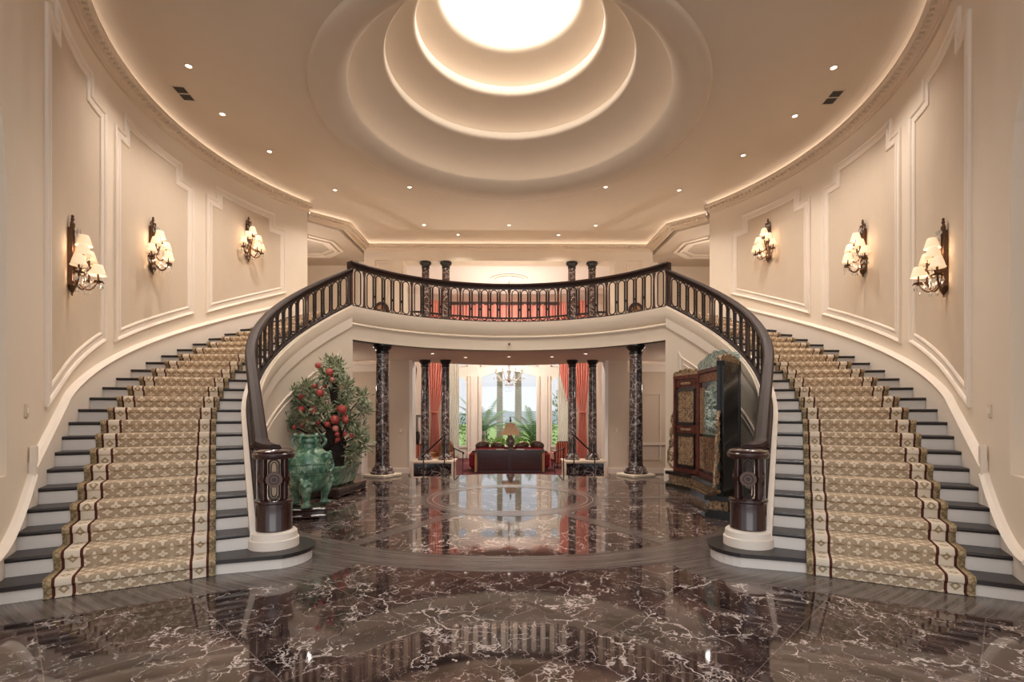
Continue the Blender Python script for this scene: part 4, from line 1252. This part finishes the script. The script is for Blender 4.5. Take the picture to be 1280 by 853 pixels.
# chandelier
o = empty('chandelier', (.02, 20.4, 2.9))
MB().tube([(0, 0, .75), (0, 0, 4.1)], .012, 6).build('chain', M['bronze'], o)
MB().lathe([(.001, -.1), (.05, -.06), (.12, 0), (.06, .06), (.035, .2), (.07, .32), (.09, .4), (.03, .5), (.05, .62), (.02, .75)], seg=14).build('stem', M['crystal'], o)
for i in range(12):
    a = 2 * PI * i / 12; r = .62 if i % 2 else .5; h = .32 if i % 2 else .46
    ca, sa = cos(a), sin(a)
    mb = MB().tube([(ca * r * u, sa * r * u, .12 - .18 * sin(PI * u) + h * u * u * .6) for u in frange(.05, 1, 8)], .012, 6)
    e = .12 + h * .6
    mb.lathe([(.001, 0), (.05, .01), (.055, .03)], (ca * r, sa * r, e), 10); mb.tube([(ca * r, sa * r, e), (ca * r, sa * r, e + .14)], .012, 6)
    mb.build('arm', M['crystal'], o)
mb = MB()
for i in range(60):
    a = 2 * PI * i / 60; r = (.62, .48, .3, .16)[i % 4]; z = (.1, .0, -.08, -.16)[i % 4]
    mb.lathe([(.001, -.06), (.018, -.02), (.001, .03)], (r * cos(a), r * sin(a), z), 5, smooth=False)
g = mb.build('crystal_drops', M['crystal'], o); g['kind'] = 'stuff'
tag(o, 'crystal chandelier hanging in the living room before the middle window', 'chandelier')

# ------------------------------------------------------------------ wall sconces
def make_sconce(root):
    mb = MB()
    mb.prism([(-.055, .12), (.055, .12), (.062, .5), (.055, .86), (-.055, .86), (-.062, .5)], .0, .035); mb.v = [(x, z, y) for x, y, z in mb.v]
    for x in (-.05, .05): mb.tube([(x, .04, .14), (x, .04, .86)], .010, 6)
    mb.build('backplate', M['bronze'], root)
    mb = MB().lathe([(.001, 0), (.02, .01), (.012, .03), (.028, .05), (.07, .10), (.075, .13), (.04, .16)], (0, .03, 0), 12, sy=.6)
    mb.build('bottom_finial', M['bronze'], root)
    mb = MB()
    for s_ in (-1, 1):
        mb.tube([(s_ * .05, .03, .86), (s_ * .07, .035, .90), (s_ * .055, .04, .94), (s_ * .025, .04, .93), (s_ * .03, .04, .90)], .011, 6)
    mb.lathe([(.012, .86), (.02, .92), (.010, .95), (.022, .98), (.012, 1.0), (.018, 1.02), (.001, 1.04)], (0, .035, 0), 8)
    mb.tube([(-.03, .035, .985), (.03, .035, .985)], .009, 5)
    mb.build('crest', M['bronze'], root)
    arms = [(0, .15, .66), (-.15, .17, .50), (.15, .17, .50), (-.25, .15, .345), (0, .29, .30), (.25, .15, .345)]
    for (x, y, z) in arms:
        mb = MB()
        pts = []
        for i in range(11):
            u = i / 10
            pts.append((x * u, .03 + (y - .03) * (u ** .8), (.24 if z < .45 else .42) * (1 - u) + (z - .09) * u - .13 * sin(PI * u)))
        mb.tube(pts, .011, 6)
        mb.lathe([(.001, 0), (.03, .0), (.052, .014), (.055, .022), (.02, .02)], (x, y, z - .10), 10)
        mb.tube([(x, y, z - .09), (x, y, z + .01)], .012, 6)
        for q in range(4): 
            a = q * PI / 2; mb.tube([(x + .04 * cos(a), y + .04 * sin(a), z - .088), (x + .065 * cos(a), y + .065 * sin(a), z - .105)], .007, 4)
        arm = mb.build('arm', M['bronze'], root)
        mb = MB().lathe([(.088, z - .005), (.080, z + .02), (.066, z + .075), (.050, z + .125), (.046, z + .13)], (x, y, 0), 18)
        mb.lathe([(.088, z - .005), (.089, z + .004), (.083, z + .008)], (x, y, 0), 18)
        sh = mb.build('lamp_shade', M['shade'], arm)
        sh.modifiers.new('thick', 'SOLIDIFY').thickness = .002
    mb = MB(); rr = random.Random(3)
    for (x, y, z) in arms:
        for q in range(7):
            a = 2 * PI * q / 7; d = .05
            mb.lathe([(.001, -.035), (.010, -.012), (.001, .015)], (x + d * cos(a), y + d * sin(a), z - .125 - rr.random() * .03), 5, smooth=False)
    for q in range(26):
        x = rr.uniform(-.27, .27); y = rr.uniform(.05, .24)
        mb.lathe([(.001, -.04), (.011, -.012), (.001, .02)], (x, y, rr.uniform(.05, .22) + abs(x) * .3), 5, smooth=False)
    for q in range(14): mb.lathe([(.001, -.03), (.010, -.01), (.001, .02)], (rr.uniform(-.07, .07), rr.uniform(.06, .13), rr.uniform(.72, .90)), 5, smooth=False)
    g = mb.build('crystal_drops', M['crystal'], root); g['kind'] = 'stuff'
first = None
for sg in (-1, 1):
    for (deg, z, lb) in ((118.2, 3.09, 'in the tall panel nearest the entrance'), (94.3, 4.04, 'in the middle wall panel'), (70.3, 5.06, 'in the farthest wall panel, by the balcony')):
        w = wa(deg); p = Vector(WP(w, .012, sg)); q = Vector(WP(w, 1, sg)); nrm = (q - p).normalized()
        rz = ang2(nrm) - PI / 2
        label = 'bronze six light wall sconce with small cream shades and crystal drops, ' + lb + ' of the %s wall' % SIDE[sg]
        lab = {'in the tall panel nearest the entrance': 'sconce with six small shades in the tall nearest panel, %s wall', 'in the middle wall panel': 'sconce with six small shades in the middle panel, %s wall', 'in the farthest wall panel, by the balcony': 'sconce with six small shades in the farthest panel, %s wall'}[lb] % SIDE[sg]
        lab = 'bronze crystal ' + lab
        if first is None:
            first = empty('wall_sconce', (*p, z), rz); make_sconce(first); r = first
            tag(r, lab, 'wall lamp', 'wall sconces')
        else: r = dup(first, (*p, z), rz, lab)
        for d, zz, e in ((.18, .16, 2.6), (.10, .52, 2.6)):
            c = p + nrm * d
            light('sconce_bulb', 'POINT', (c.x, c.y, z + zz + .08), e, (1, .70, .45), .05)

# ------------------------------------------------------------------ green jar on its stand
o = empty('jar_stand', (-3.10, 7.80, 0), rad(18))
MB().box((0, 0, .045), (.52, .52, .05), bev=.015).build('lower_slab', M['mahog'], o)
MB().box((0, 0, .095), (.44, .44, .06)).build('waist', M['mahog'], o)
MB().box((0, 0, .145), (.52, .52, .05), bev=.018).build('top_slab', M['mahog'], o)
for x in (-.2, .2):
    for y in (-.2, .2): MB().box((x, y, .012), (.1, .1, .026), bev=.008).build('foot', M['mahog'], o)
tag(o, 'low square dark wood stand under the green jar', 'stand')
o = empty('ceramic_jar', (-3.10, 7.80, .174), 0)
MB().lathe([(.001, .19), (.13, .20), (.22, .26), (.28, .36), (.312, .48), (.322, .58), (.312, .68), (.28, .77), (.22, .85), (.175, .89), (.165, .90)], seg=40).build('body', M['jade'], o)
MB().lathe([(.16, .88), (.15, .92), (.15, .95), (.175, .97), (.19, .99), (.175, 1.03), (.15, 1.045), (.19, 1.06), (.205, 1.075), (.16, 1.08), (.14, 1.05)], seg=32).build('neck', M['jade'], o)
for i in range(6):
    a = 2 * PI * i / 6 + .3; mb = MB()
    pts = [(cos(a) * (.17 + .07 * sin(PI * u)), sin(a) * (.17 + .07 * sin(PI * u)), .90 + .17 * u) for u in frange(0, 1, 8)]
    mb.tube(pts, .022, 7)
    mb.sphere((cos(a) * .2, sin(a) * .2, 1.075), .032, 8, 6)
    mb.build('collar_scroll', M['jade'], o)
for i in range(3):
    a = rad(-78) + 2 * PI * i / 3; ca, sa = cos(a), sin(a)
    mb = MB(); pts = [(ca * r, sa * r, z) for r, z in ((.23, .38), (.265, .30), (.26, .21), (.235, .13), (.235, .07), (.24, .03))]
    rs = [.10, .105, .075, .05, .05, .06]
    mb.tube(pts, lambda u: rs[min(5, int(u * 5 + .5))], 12)
    mb.sphere((ca * .24, sa * .24, .035), .075, 12, 8, (1, 1, .48))
    for q in (-.55, -.18, .18, .55):
        b_ = a + q; mb.sphere((ca * .245 + .065 * cos(b_), sa * .245 + .065 * sin(b_), .028), .028, 8, 6)
    mb.sphere((ca * .31, sa * .31, .37), .085, 10, 7, (1, 1, .9)); mb.sphere((ca * .385, sa * .385, .34), .035, 8, 6)
    for s_ in (-1, 1): mb.sphere((ca * .32 - sa * s_ * .055, sa * .32 + ca * s_ * .055, .43), .034, 8, 6)
    mb.build('lion_leg', M['jade'], o)
for i in range(3):
    a = rad(-78) + 2 * PI * i / 3 + PI / 3; ca, sa = cos(a), sin(a)
    mb = MB(); mb.sphere((ca * .32, sa * .32, .76), .075, 12, 8, (1, 1, 1.1)); mb.sphere((ca * .385, sa * .385, .74), .035, 8, 6)
    for s_ in (-1, 1):
        mb.sphere((ca * .33 - sa * s_ * .06, sa * .33 + ca * s_ * .06, .82), .03, 8, 6); mb.sphere((ca * .375 - sa * s_ * .03, sa * .375 + ca * s_ * .03, .775), .018, 8, 5)
    mask = mb.build('lion_mask', M['jade'], o)
    mb = MB().tube([(ca * .375 - sa * .085 * cos(t), sa * .375 + ca * .085 * cos(t), .63 + .085 * sin(t)) for t in frange(0, 2 * PI, 20)[:-1]], .018, 8, closed=True)
    mb.build('ring_handle', M['jade'], mask)
mb = MB()
for z, R in ((.50, .318), (.655, .318)): mb.tube([(R * cos(2 * PI * i / 48), R * sin(2 * PI * i / 48), z) for i in range(48)], .012, 6, closed=True)
fret = []
for i in range(24):
    a0 = 2 * PI * i / 24; d = 2 * PI / 24
    for du, z in ((0, .53), (0, .62), (.55, .62), (.55, .56), (.28, .56), (.28, .585)): fret.append((.324 * cos(a0 + d * du), .324 * sin(a0 + d * du), z))
    fret.append((.324 * cos(a0 + d * .8), .324 * sin(a0 + d * .8), .53))
mb.tube(fret, .009, 5, closed=True, smooth=False)
mb.build('relief_band', M['jade'], o)
tag(o, 'large green glazed jar with animal legs and ring handles beside the stair newel', 'jar')

# ------------------------------------------------------------------ fruit tree in its planter
BX, BY = -3.47, 10.0
o = empty('planter_stand', (BX, BY, 0), rad(-8))
MB().box((0, 0, .17), (.80, 1.28, .06), bev=.012).build('top_slab', M['mahog'], o)
mb = MB()
for (x, y, dx, dy) in ((0, -.60, .74, .05), (0, .60, .74, .05), (.36, 0, .05, 1.2), (-.36, 0, .05, 1.2)): mb.box((x, y, .10), (dx, dy, .12))
mb.build('apron', M['mahog'], o)
mb = MB()
for i in range(16):
    y = -.56 + 1.12 * i / 15
    mb.tube([(.39 , y + .03 * cos(t), .10 + .035 * sin(t)) for t in frange(0, 2 * PI, 8)[:-1]], .009, 5, closed=True)
for i in range(9):
    x = -.32 + .64 * i / 8
    mb.tube([(x + .03 * cos(t), -.63, .10 + .035 * sin(t)) for t in frange(0, 2 * PI, 8)[:-1]], .009, 5, closed=True)
mb.build('fretwork', M['mahog'], o)
for x in (-.35, .35):
    for y in (-.58, .58): MB().box((x, y, .03), (.11, .11, .062), bev=.015).build('foot', M['mahog'], o)
tag(o, 'low dark carved wooden stand under the fruit tree planter', 'stand')
o = empty('potted_fruit_tree', (BX, BY, .20), rad(-8))
def octo(w, l, c): return [(-w + c, -l), (w - c, -l), (w, -l + c), (w, l - c), (w - c, l), (-w + c, l), (-w, l - c), (-w, -l + c)]
rings = [[(x, y, z) for x, y in octo(w, l, .09)] for w, l, z in ((.24, .40, 0), (.27, .44, .03), (.31, .49, .24), (.33, .51, .34), (.37, .55, .35), (.37, .55, .39), (.32, .50, .39), (.30, .48, .33))]
pot = MB().loft(rings).build('planter', M['jade'], o)
MB().prism(octo(.31, .49, .09), .30, .345).build('soil', M['bark'], o)
mb = MB(); tr = random.Random(5)
trunk = [(0, 0, .30), (.02, .05, .6), (-.03, -.02, .95), (.03, .04, 1.3), (0, .02, 1.75), (.02, 0, 2.15)]
mb.tube(trunk, lambda u: .17 * (1 - u) ** .7 + .02, 10)
for i in range(14):
    a = tr.uniform(0, 2 * PI); r = tr.uniform(.08, .16); mb.sphere((r * cos(a), r * sin(a) * 1.3, tr.uniform(.32, .95)), tr.uniform(.06, .12), 8, 6, (1, 1, 1.5))
br = MB()
# cluster centres: pixel offsets in the photograph turned into metres about the trunk
cl = [(415,463),(432,473),(405,478),(395,493),(378,492),(425,493),(442,492),(450,503),(375,515),(390,520),(408,512),(420,522),(437,512),(447,520),(370,540),(385,546),(400,545),(440,545),(452,552),(446,572),(456,562),(434,578),(365,535),(412,500),(428,505),(384,505),(398,532),(428,540),(415,480),(440,530),(380,530),(404,462),(368,500)]
cl3 = []
for i, (px, py) in enumerate(cl):
    dx = (px - 418) * .0159; z = (588 - py) * .0158 + .38
    cl3.append(Vector((dx, tr.uniform(-.38, .38) * (1 - abs(z - 1.2) * .25), z)))
for c in cl3:
    h = max(.5, c.z - .35); k = min(len(trunk) - 1, max(1, int((h - .3) / .38)))
    s0 = Vector(trunk[k]); mid = (s0 + c) / 2 + Vector((0, 0, .05))
    br.tube([s0, mid, c], lambda u: .022 - .012 * u, 6)
mb.build('trunk', M['bark'], o); br.build('branches', M['bark'], o)
def leaf(mb, c, d, L, w, mi):
    d = d.normalized(); s_ = d.cross(Vector((tr.uniform(-1, 1), tr.uniform(-1, 1), 1)))
    if s_.length < .01: s_ = Vector((1, 0, 0))
    s_.normalize(); n_ = s_.cross(d) * (L * .12)
    m = c + d * L * .5
    mb.add([c, m + s_ * w - n_ * .3, m + n_ * .4, m - s_ * w - n_ * .3, c + d * L - n_ * .6], [(0, 1, 2), (0, 2, 3), (1, 4, 2), (2, 4, 3)], False, mi)
mb = MB()
for c in cl3:
    for q in range(120):
        v = Vector((tr.gauss(0, 1), tr.gauss(0, 1), tr.gauss(0, 1)))
        if v.length < .1: continue
        v.normalize(); st = c + v * tr.uniform(0, .17)
        leaf(mb, st, v + Vector((0, 0, .25)), tr.uniform(.08, .15), tr.uniform(.016, .027), 0 if tr.random() < .72 else 1)
g = mb.build('foliage', [M['leaf'], M['leafdark']], o)
fr = [(410,466,5),(424,474,6),(404,490,5),(412,490,4),(413,499,6),(404,520,7),(384,519,6),(394,533,5),(386,538,5),(405,535,4),(430,517,5),(441,519,7),(432,531,7),(440,529,5),(444,532,5),(423,537,5),(432,542,5),(433,549,4),(440,549,4),(430,556,4),(393,552,4),(394,563,4),(437,493,4),(382,503,4),(428,483,4),(447,551,4),(376,541,4),(416,512,4)]
for px, py, r in fr:
    dx = (px - 418) * .0157; z = (588 - py) * .0157 + .38
    mb = MB().sphere((dx, -.30 + tr.uniform(-.12, .12), z), r * .0118, 12, 8)
    mb.lathe([(.012, 0), (.02, .03), (.001, .01)], (dx, -.30, z - r * .0118 - .015), 6)
    mb.build('fruit', M['fruit'] if tr.random() < .65 else M['fruitpink'], o)
tag(o, 'ornamental potted tree with red fruit in a green glazed rectangular planter', 'potted tree')

# ------------------------------------------------------------------ carved folding screen
SO = (3.62, 9.3, 0)
o = empty('folding_screen', SO)
H1, H2, E1, E2 = Vector((3.86, 10.25)), Vector((3.76, 8.35)), Vector((3.60, 10.98)), Vector((3.16, 7.62))
def plank(mb, p, q, u0, u1, z0, z1, n0, n1, top=None):
    """slab along p->q from u0 to u1 (metres), n0..n1 in front of the line (towards the hall)"""
    d = (q - p).normalized(); nn = Vector((-d.y, d.x))
    mid = (p + q) / 2
    if nn.dot(Vector((0, 9.0)) - mid) < 0: nn = -nn
    f = lambda u, n, z: (p.x + d.x * u + nn.x * n - SO[0], p.y + d.y * u + nn.y * n - SO[1], z)
    if top is None:
        vs = [f(u, n, z) for z in (z0, z1) for u, n in ((u0, n0), (u1, n0), (u1, n1), (u0, n1))]
        mb.add(vs, [(0,3,2,1),(4,5,6,7),(0,1,5,4),(1,2,6,5),(2,3,7,6),(3,0,4,7)])
    else:
        m = 40; a = []; b_ = []
        for i in range(m + 1):
            u = u0 + (u1 - u0) * i / m; zz = top(i / m)
            a.append([f(u, n0, z0), f(u, n1, z0), f(u, n1, zz), f(u, n0, zz)])
        mb.loft(a)
    return f
def wing(p, q, ztop, zsh, centre, fm='redlac'):
    L = (q - p).length
    mb = MB(); plank(mb, p, q, 0, L, .34, zsh, -.05, .0); mb.build('back_board', M['black'], o)
    mb = MB()
    for u0, u1 in ((0, .07), (L - .07, L)): plank(mb, p, q, u0, u1, .30, zsh + .04, -.06, .04)
    plank(mb, p, q, 0, L, zsh - .02, zsh + .05, -.06, .045); plank(mb, p, q, 0, L, .34, .42, -.06, .045)
    mb.build('frame', M[fm], o)
    mb = MB(); plank(mb, p, q, -.02, L + .02, zsh + .05, zsh + .1, -.035, .03, lambda t: zsh + .05 + (ztop - zsh - .05) * (.45 + .55 * sin(PI * t) ** 1.2) + .03 * abs(sin(t * PI * 5)))
    mb.build('crest', M['pearl'] if centre else M['gold'], o)
    mb = MB()
    plank(mb, p, q, -.06, L + .06, 0, .07, -.18, .20); plank(mb, p, q, -.05, L + .05, .07, .12, -.16, .17); plank(mb, p, q, -.07, L + .07, .27, .34, -.18, .2)
    mb.build('plinth', M['black'], o)
    mb = MB(); plank(mb, p, q, -.03, L + .03, .12, .27, -.13, .14)
    n_ = int(L / .07)
    for i in range(n_): plank(mb, p, q, -.03 + i * .07, -.03 + i * .07 + .045, .075, .115, .17, .19)
    mb.build('plinth_frieze', M['gold'], o)
    if not centre:
        for (z0, z1) in ((.50, 1.10), (1.40, 2.05)):
            mb = MB(); plank(mb, p, q, .13, L - .13, z0, z1, 0, .025); cp = mb.build('carved_panel', M['gold'], o)
            mb = MB()
            for a in ((.10, .14, z0 - .04, z1 + .04), (L - .14, L - .10, z0 - .04, z1 + .04), (.10, L - .10, z0 - .05, z0), (.10, L - .10, z1, z1 + .05)): plank(mb, p, q, a[0], a[1], a[2], a[3], 0, .04)
            mb.build('panel_frame', M['black'], cp)
        for (z0, z1) in ((1.17, 1.33), (2.14, zsh - .04)):
            mb = MB(); plank(mb, p, q, .08, L - .08, z0, z1, 0, .02); lb_ = mb.build('lacquer_band', M['redlac'], o)
            mb = MB(); plank(mb, p, q, L * .3, L * .7, (z0 + z1) / 2 - .025, (z0 + z1) / 2 + .025, .02, .035); mb.build('band_ornament', M['gold'], lb_)
    else:
        mb = MB(); plank(mb, p, q, .40, L - .40, 1.18, 1.9, 0, .03, lambda t: 1.9 + .26 * math.sqrt(max(0, 1 - (2 * t - 1) ** 2))); pp = mb.build('pictorial_panel', M['pearl'], o)
        f = plank(MB(), p, q, 0, 1, 0, 1, 0, 1)
        mb = MB(); rr = random.Random(8)
        for i in range(60):
            u = rr.uniform(.48, L - .48); z = rr.uniform(1.22, 2.0); mb.sphere(f(u, .035, z), rr.uniform(.025, .06), 7, 5, (1, 1, rr.uniform(.8, 2.0)))
        for du in (-.12, .1):
            c = L * .5 + du; mb.sphere(f(c, .06, 1.72), .05, 10, 7); mb.sphere(f(c, .05, 1.55), .085, 10, 7, (1, 1, 1.5)); mb.sphere(f(c, .05, 1.36), .10, 10, 7, (1, 1, 1.2))
        mb.build('relief_figures', M['pearl'], pp)
        mb = MB()
        for u0, u1 in ((.10, .36), (L - .36, L - .10)): plank(mb, p, q, u0, u1, 1.18, 2.1, 0, .025)
        mb.build('side_carving', M['gold'], o)
        mb = MB(); plank(mb, p, q, .10, L - .10, 2.2, zsh - .04, 0, .03); mb.build('lintel_carving', M['goldred'], o)
        mb = MB(); plank(mb, p, q, .38, L - .38, .48, 1.12, 0, .03); lp_ = mb.build('lower_panel', M['goldred'], o)
        mb = MB()
        for u0, u1 in ((.10, .34), (L - .34, L - .10)): plank(mb, p, q, u0, u1, .48, 1.12, 0, .03)
        mb.build('lower_carving', M['gold'], o)
        mb = MB()
        for i in range(5):
            c = .38 + (L - .76) * (i + .5) / 5
            for du in (-.07, .07): plank(mb, p, q, c + du - .012, c + du + .012, .54, 1.06, .03, .045)
            plank(mb, p, q, c - .08, c + .08, .66, .685, .03, .045); plank(mb, p, q, c - .08, c + .08, .9, .925, .03, .045)
        mb.build('lattice', M['gold'], lp_)
wing(E1, H1, 2.50, 2.34, False)
wing(H1, H2, 2.72, 2.40, True)
wing(H2, E2, 2.50, 2.34, False, 'black')
# pierced scroll brackets on the outer edges
for p, q, s_ in ((E1, H1, -1), (E2, H2, -1)):
    d = (q - p).normalized(); mb = MB()
    for (zc, r) in ((.62, .13), (.92, .11), (1.18, .095), (1.42, .07)):
        pts = []
        for j in range(18):
            a = j / 17 * 2.6 * PI; rr_ = r * (1 - j / 26)
            u = -.03 - r * .75 + rr_ * cos(a) * .75; pts.append((p.x + d.x * u - SO[0], p.y + d.y * u - SO[1], zc + rr_ * sin(a)))
        mb.tube(pts, .022, 6)
    pts = [(p.x + d.x * u - SO[0], p.y + d.y * u - SO[1], z) for u, z in ((-.02, 1.62), (-.10, 1.5), (-.05, 1.3), (-.16, 1.15), (-.10, .98), (-.22, .75), (-.24, .5), (-.1, .40), (0, .40))]
    mb.tube(pts, .026, 6)
    mb.build('scroll_bracket', M['gold'], o)
tag(o, 'tall three panel carved and gilded black lacquer folding screen', 'folding screen')

# ------------------------------------------------------------------ garden outside
struct(MB().box((0, 60, -.75), (200, 73, .1)).build('ground_lawn', M['lawn']))
struct(MB().box((0, 1400, -30), (6000, 2600, 1)).build('sea', M['sea']))
mb = MB(); rr = random.Random(2); rings = []
for i in range(41):
    x = -800 + 40 * i; h = -6 + 10 * abs(sin(i * .37)) + rr.uniform(0, 3); rings.append([(x, 700, -30), (x, 900, -30), (x, 800, h)])
mb.loft(rings); struct(mb.build('hills', M['hill']))
def palm_trunk(x, y, h, r, label):
    t = empty('palm_tree', (x, y, -.7))
    mb = MB(); pr = []
    n = int(h / .16)
    for i in range(n + 1):
        z = h * i / n; q = r * (1.15 - .25 * min(1, z / 4)); pr += [(q, z), (q * 1.06, z + .02), (q * 1.06, z + .06), (q, z + .08)]
    mb.lathe(pr, seg=14); mb.build('trunk', M['palmtrunk'], t)
    for k in range(11): 
        a = 2 * PI * k / 11; frond((0, 0, h), a, 2.2, .9, -1.2).build('frond', M['palmleaf'], t)
    tag(t, label, 'palm tree', 'tall palms'); return t
def frond(c, a, L, up, drop, w=.35, n=16):
    mb = MB(); ca, sa = cos(a), sin(a); prev = None; pts = []
    for i in range(n + 1):
        u = i / n; r = L * u; z = up * u + drop * u * u
        pts.append(Vector((c[0] + ca * r, c[1] + sa * r, c[2] + z)))
    mb.tube(pts, lambda u: .022 * (1 - u) + .006, 5)
    for i in range(1, n + 1):
        p = pts[i]; d = (pts[i] - pts[i - 1]).normalized(); s_ = Vector((-sa, ca, 0))
        l = w * sin(PI * min(1, (i / n) * .85 + .12)) + .05
        for k in (-1, 1):
            for q in (0, .5):
                b_ = p - d * (L / n) * q; e = b_ + s_ * k * l + d * l * .6 + Vector((0, 0, -.25 * l))
                m = d * .022
                mb.add([b_ - m, b_ + m, e], [(0, 1, 2)])
    return mb
palm_trunk(-.52, 31.5, 12, .19, 'tall palm trunk left of the lamp outside the middle window')
palm_trunk(.60, 30.0, 12, .20, 'tall palm trunk just right of the lamp outside the middle window')
def cycad(x, y, z, L, n, label, mat='palmleaf', upk=1.0):
    t = empty('cycad_palm', (x, y, -.7)); tr_ = random.Random(int(x * 10 + y))
    MB().lathe([(.2, 0), (.24, z * .5), (.2, z)], seg=10).build('trunk', M['palmtrunk'], t)
    for k in range(n):
        a = 2 * PI * k / n + tr_.uniform(-.1, .1); u = tr_.uniform(.3, 1.5) * upk
        frond((0, 0, z), a, L * tr_.uniform(.8, 1.05) * (1 / (1 + .3 * u)), L * u, -L * .55 * tr_.uniform(.6, 1.2), .3).build('frond', M[mat], t)
    tag(t, label, 'palm', 'garden palms')
cycad(1.4, 27.0, .7, 1.9, 26, 'spiky green cycad outside, behind the right part of the middle window')
cycad(-1.35, 27.6, 1.3, 2.1, 24, 'feathery palm outside, behind the left part of the middle window')
cycad(-4.0, 28.5, 1.2, 2.2, 18, 'palm outside the left side window')
cycad(3.6, 27.5, 1.4, 2.4, 20, 'leafy palm outside the right side window')
def shrub(x, y, r, h, label, mat):
    t = empty('garden_shrub', (x, y, -.7)); tr_ = random.Random(int(x * 100)); mb = MB()
    for q in range(420):
        v = Vector((tr_.gauss(0, 1), tr_.gauss(0, 1), tr_.gauss(0, 1))).normalized()
        c = Vector((v.x * r, v.y * r, h * .5 + v.z * h * .5)) * tr_.uniform(.75, 1.0)
        d = (v + Vector((tr_.uniform(-.6, .6), tr_.uniform(-.6, .6), tr_.uniform(-.2, .8)))).normalized(); s_ = d.cross(Vector((.2, .3, 1))).normalized()
        l = tr_.uniform(.1, .2); m = c + d * l * .5
        mb.add([c, m + s_ * l * .22, c + d * l, m - s_ * l * .22], [(0, 1, 2, 3)])
    mb.build('foliage', M[mat], t); mb = MB()
    for q in range(5): mb.tube([(0, 0, 0), (tr_.uniform(-.3, .3) * r, tr_.uniform(-.3, .3) * r, h * .6)], .02, 5)
    mb.build('stem', M['bark'], t)
    tag(t, label, 'shrub', 'garden shrubs')
shrub(-.55, 25.6, .5, 1.0, 'low yellow green shrub under the window, left of the lamp', 'shrub')
shrub(.55, 25.4, .5, 1.0, 'low yellow green shrub under the window, right of the lamp', 'shrub')
shrub(-1.5, 26.2, .8, 1.2, 'dark green shrub at the left end of the middle window', 'shrub2')
shrub(1.4, 25.8, .6, .9, 'dark green shrub at the right end of the middle window', 'shrub2')
for i, (x, y, lb) in enumerate(((-3.2, 33, 'far left one'), (-1.6, 34, 'left one'), (0.1, 33.5, 'middle one'), (1.8, 34, 'right one'), (3.4, 33, 'far right one'))):
    shrub(x * 1.35, y, 1.0, 1.7, 'bushy green shrub beyond the palm trunks, %s of the row' % lb, 'shrub' if i % 2 else 'shrub2')
shrub(2.7, 25.4, .7, 3.3, 'tall green shrub outside the right side window', 'shrub')
shrub(-2.6, 25.4, .7, 2.2, 'green shrub outside the left side window', 'shrub')

# ------------------------------------------------------------------ light, sky, camera
w = bpy.data.worlds.new('sky'); scn.world = w; w.use_nodes = True
nt = w.node_tree; bg = nt.nodes['Background']
tc = nt.nodes.new('ShaderNodeTexCoord'); sx = nt.nodes.new('ShaderNodeSeparateXYZ'); nt.links.new(tc.outputs['Generated'], sx.inputs[0])
rp = nt.nodes.new('ShaderNodeValToRGB'); nt.links.new(sx.outputs[2], rp.inputs[0])
rp.color_ramp.elements[0].position = 0; rp.color_ramp.elements[0].color = (.86, .89, .93, 1)
rp.color_ramp.elements[1].position = .6; rp.color_ramp.elements[1].color = (.80, .87, .97, 1)
nt.links.new(rp.outputs[0], bg.inputs[0]); bg.inputs[1].default_value = .80
light('sun', 'SUN', (0, 40, 30), 1.6, (1, .95, .86), .02, (rad(40), 0, rad(160)))
light('added_front_fill', 'AREA', (0, -2.4, 3.2), 170, (1, .96, .92), 6.0, (rad(90), 0, 0), shape='RECTANGLE', size_y=5.6)  # added fill behind the camera; daylight from that side is assumed, no doors modelled
light('chandelier_glow', 'POINT', (.02, 20.4, 4.25), 430, (1, .93, .84), .08)
for sg in (-1, 1): light('corridor_fill', 'POINT', (sg * 6.0, 15.0, 2.4), 45, WARM, .1)  # added fill for the dim corridors and soffit, no lamp hangs there
cam = bpy.data.cameras.new('camera'); co = bpy.data.objects.new('camera', cam); COL.objects.link(co)
cam.sensor_width = 36; cam.lens = 631.5 / 1280 * 36; cam.shift_y = (516.1 - 426.5) / 1280
cam.clip_start = .05; cam.clip_end = 5000
co.location = (-.0536, 0, 1.6); co.rotation_euler = (PI / 2, 0, -.0094)
scn.camera = co
v = scn.view_settings
v.view_transform = 'Standard'; v.look = 'None'; v.exposure = .36; v.gamma = 1; v.use_curve_mapping = False
cy = scn.cycles
cy.use_denoising = True; cy.max_bounces = 8; cy.diffuse_bounces = 5; cy.glossy_bounces = 4; cy.transmission_bounces = 6; cy.transparent_max_bounces = 12
cy.sample_clamp_indirect = 6; cy.caustics_reflective = False; cy.caustics_refractive = False
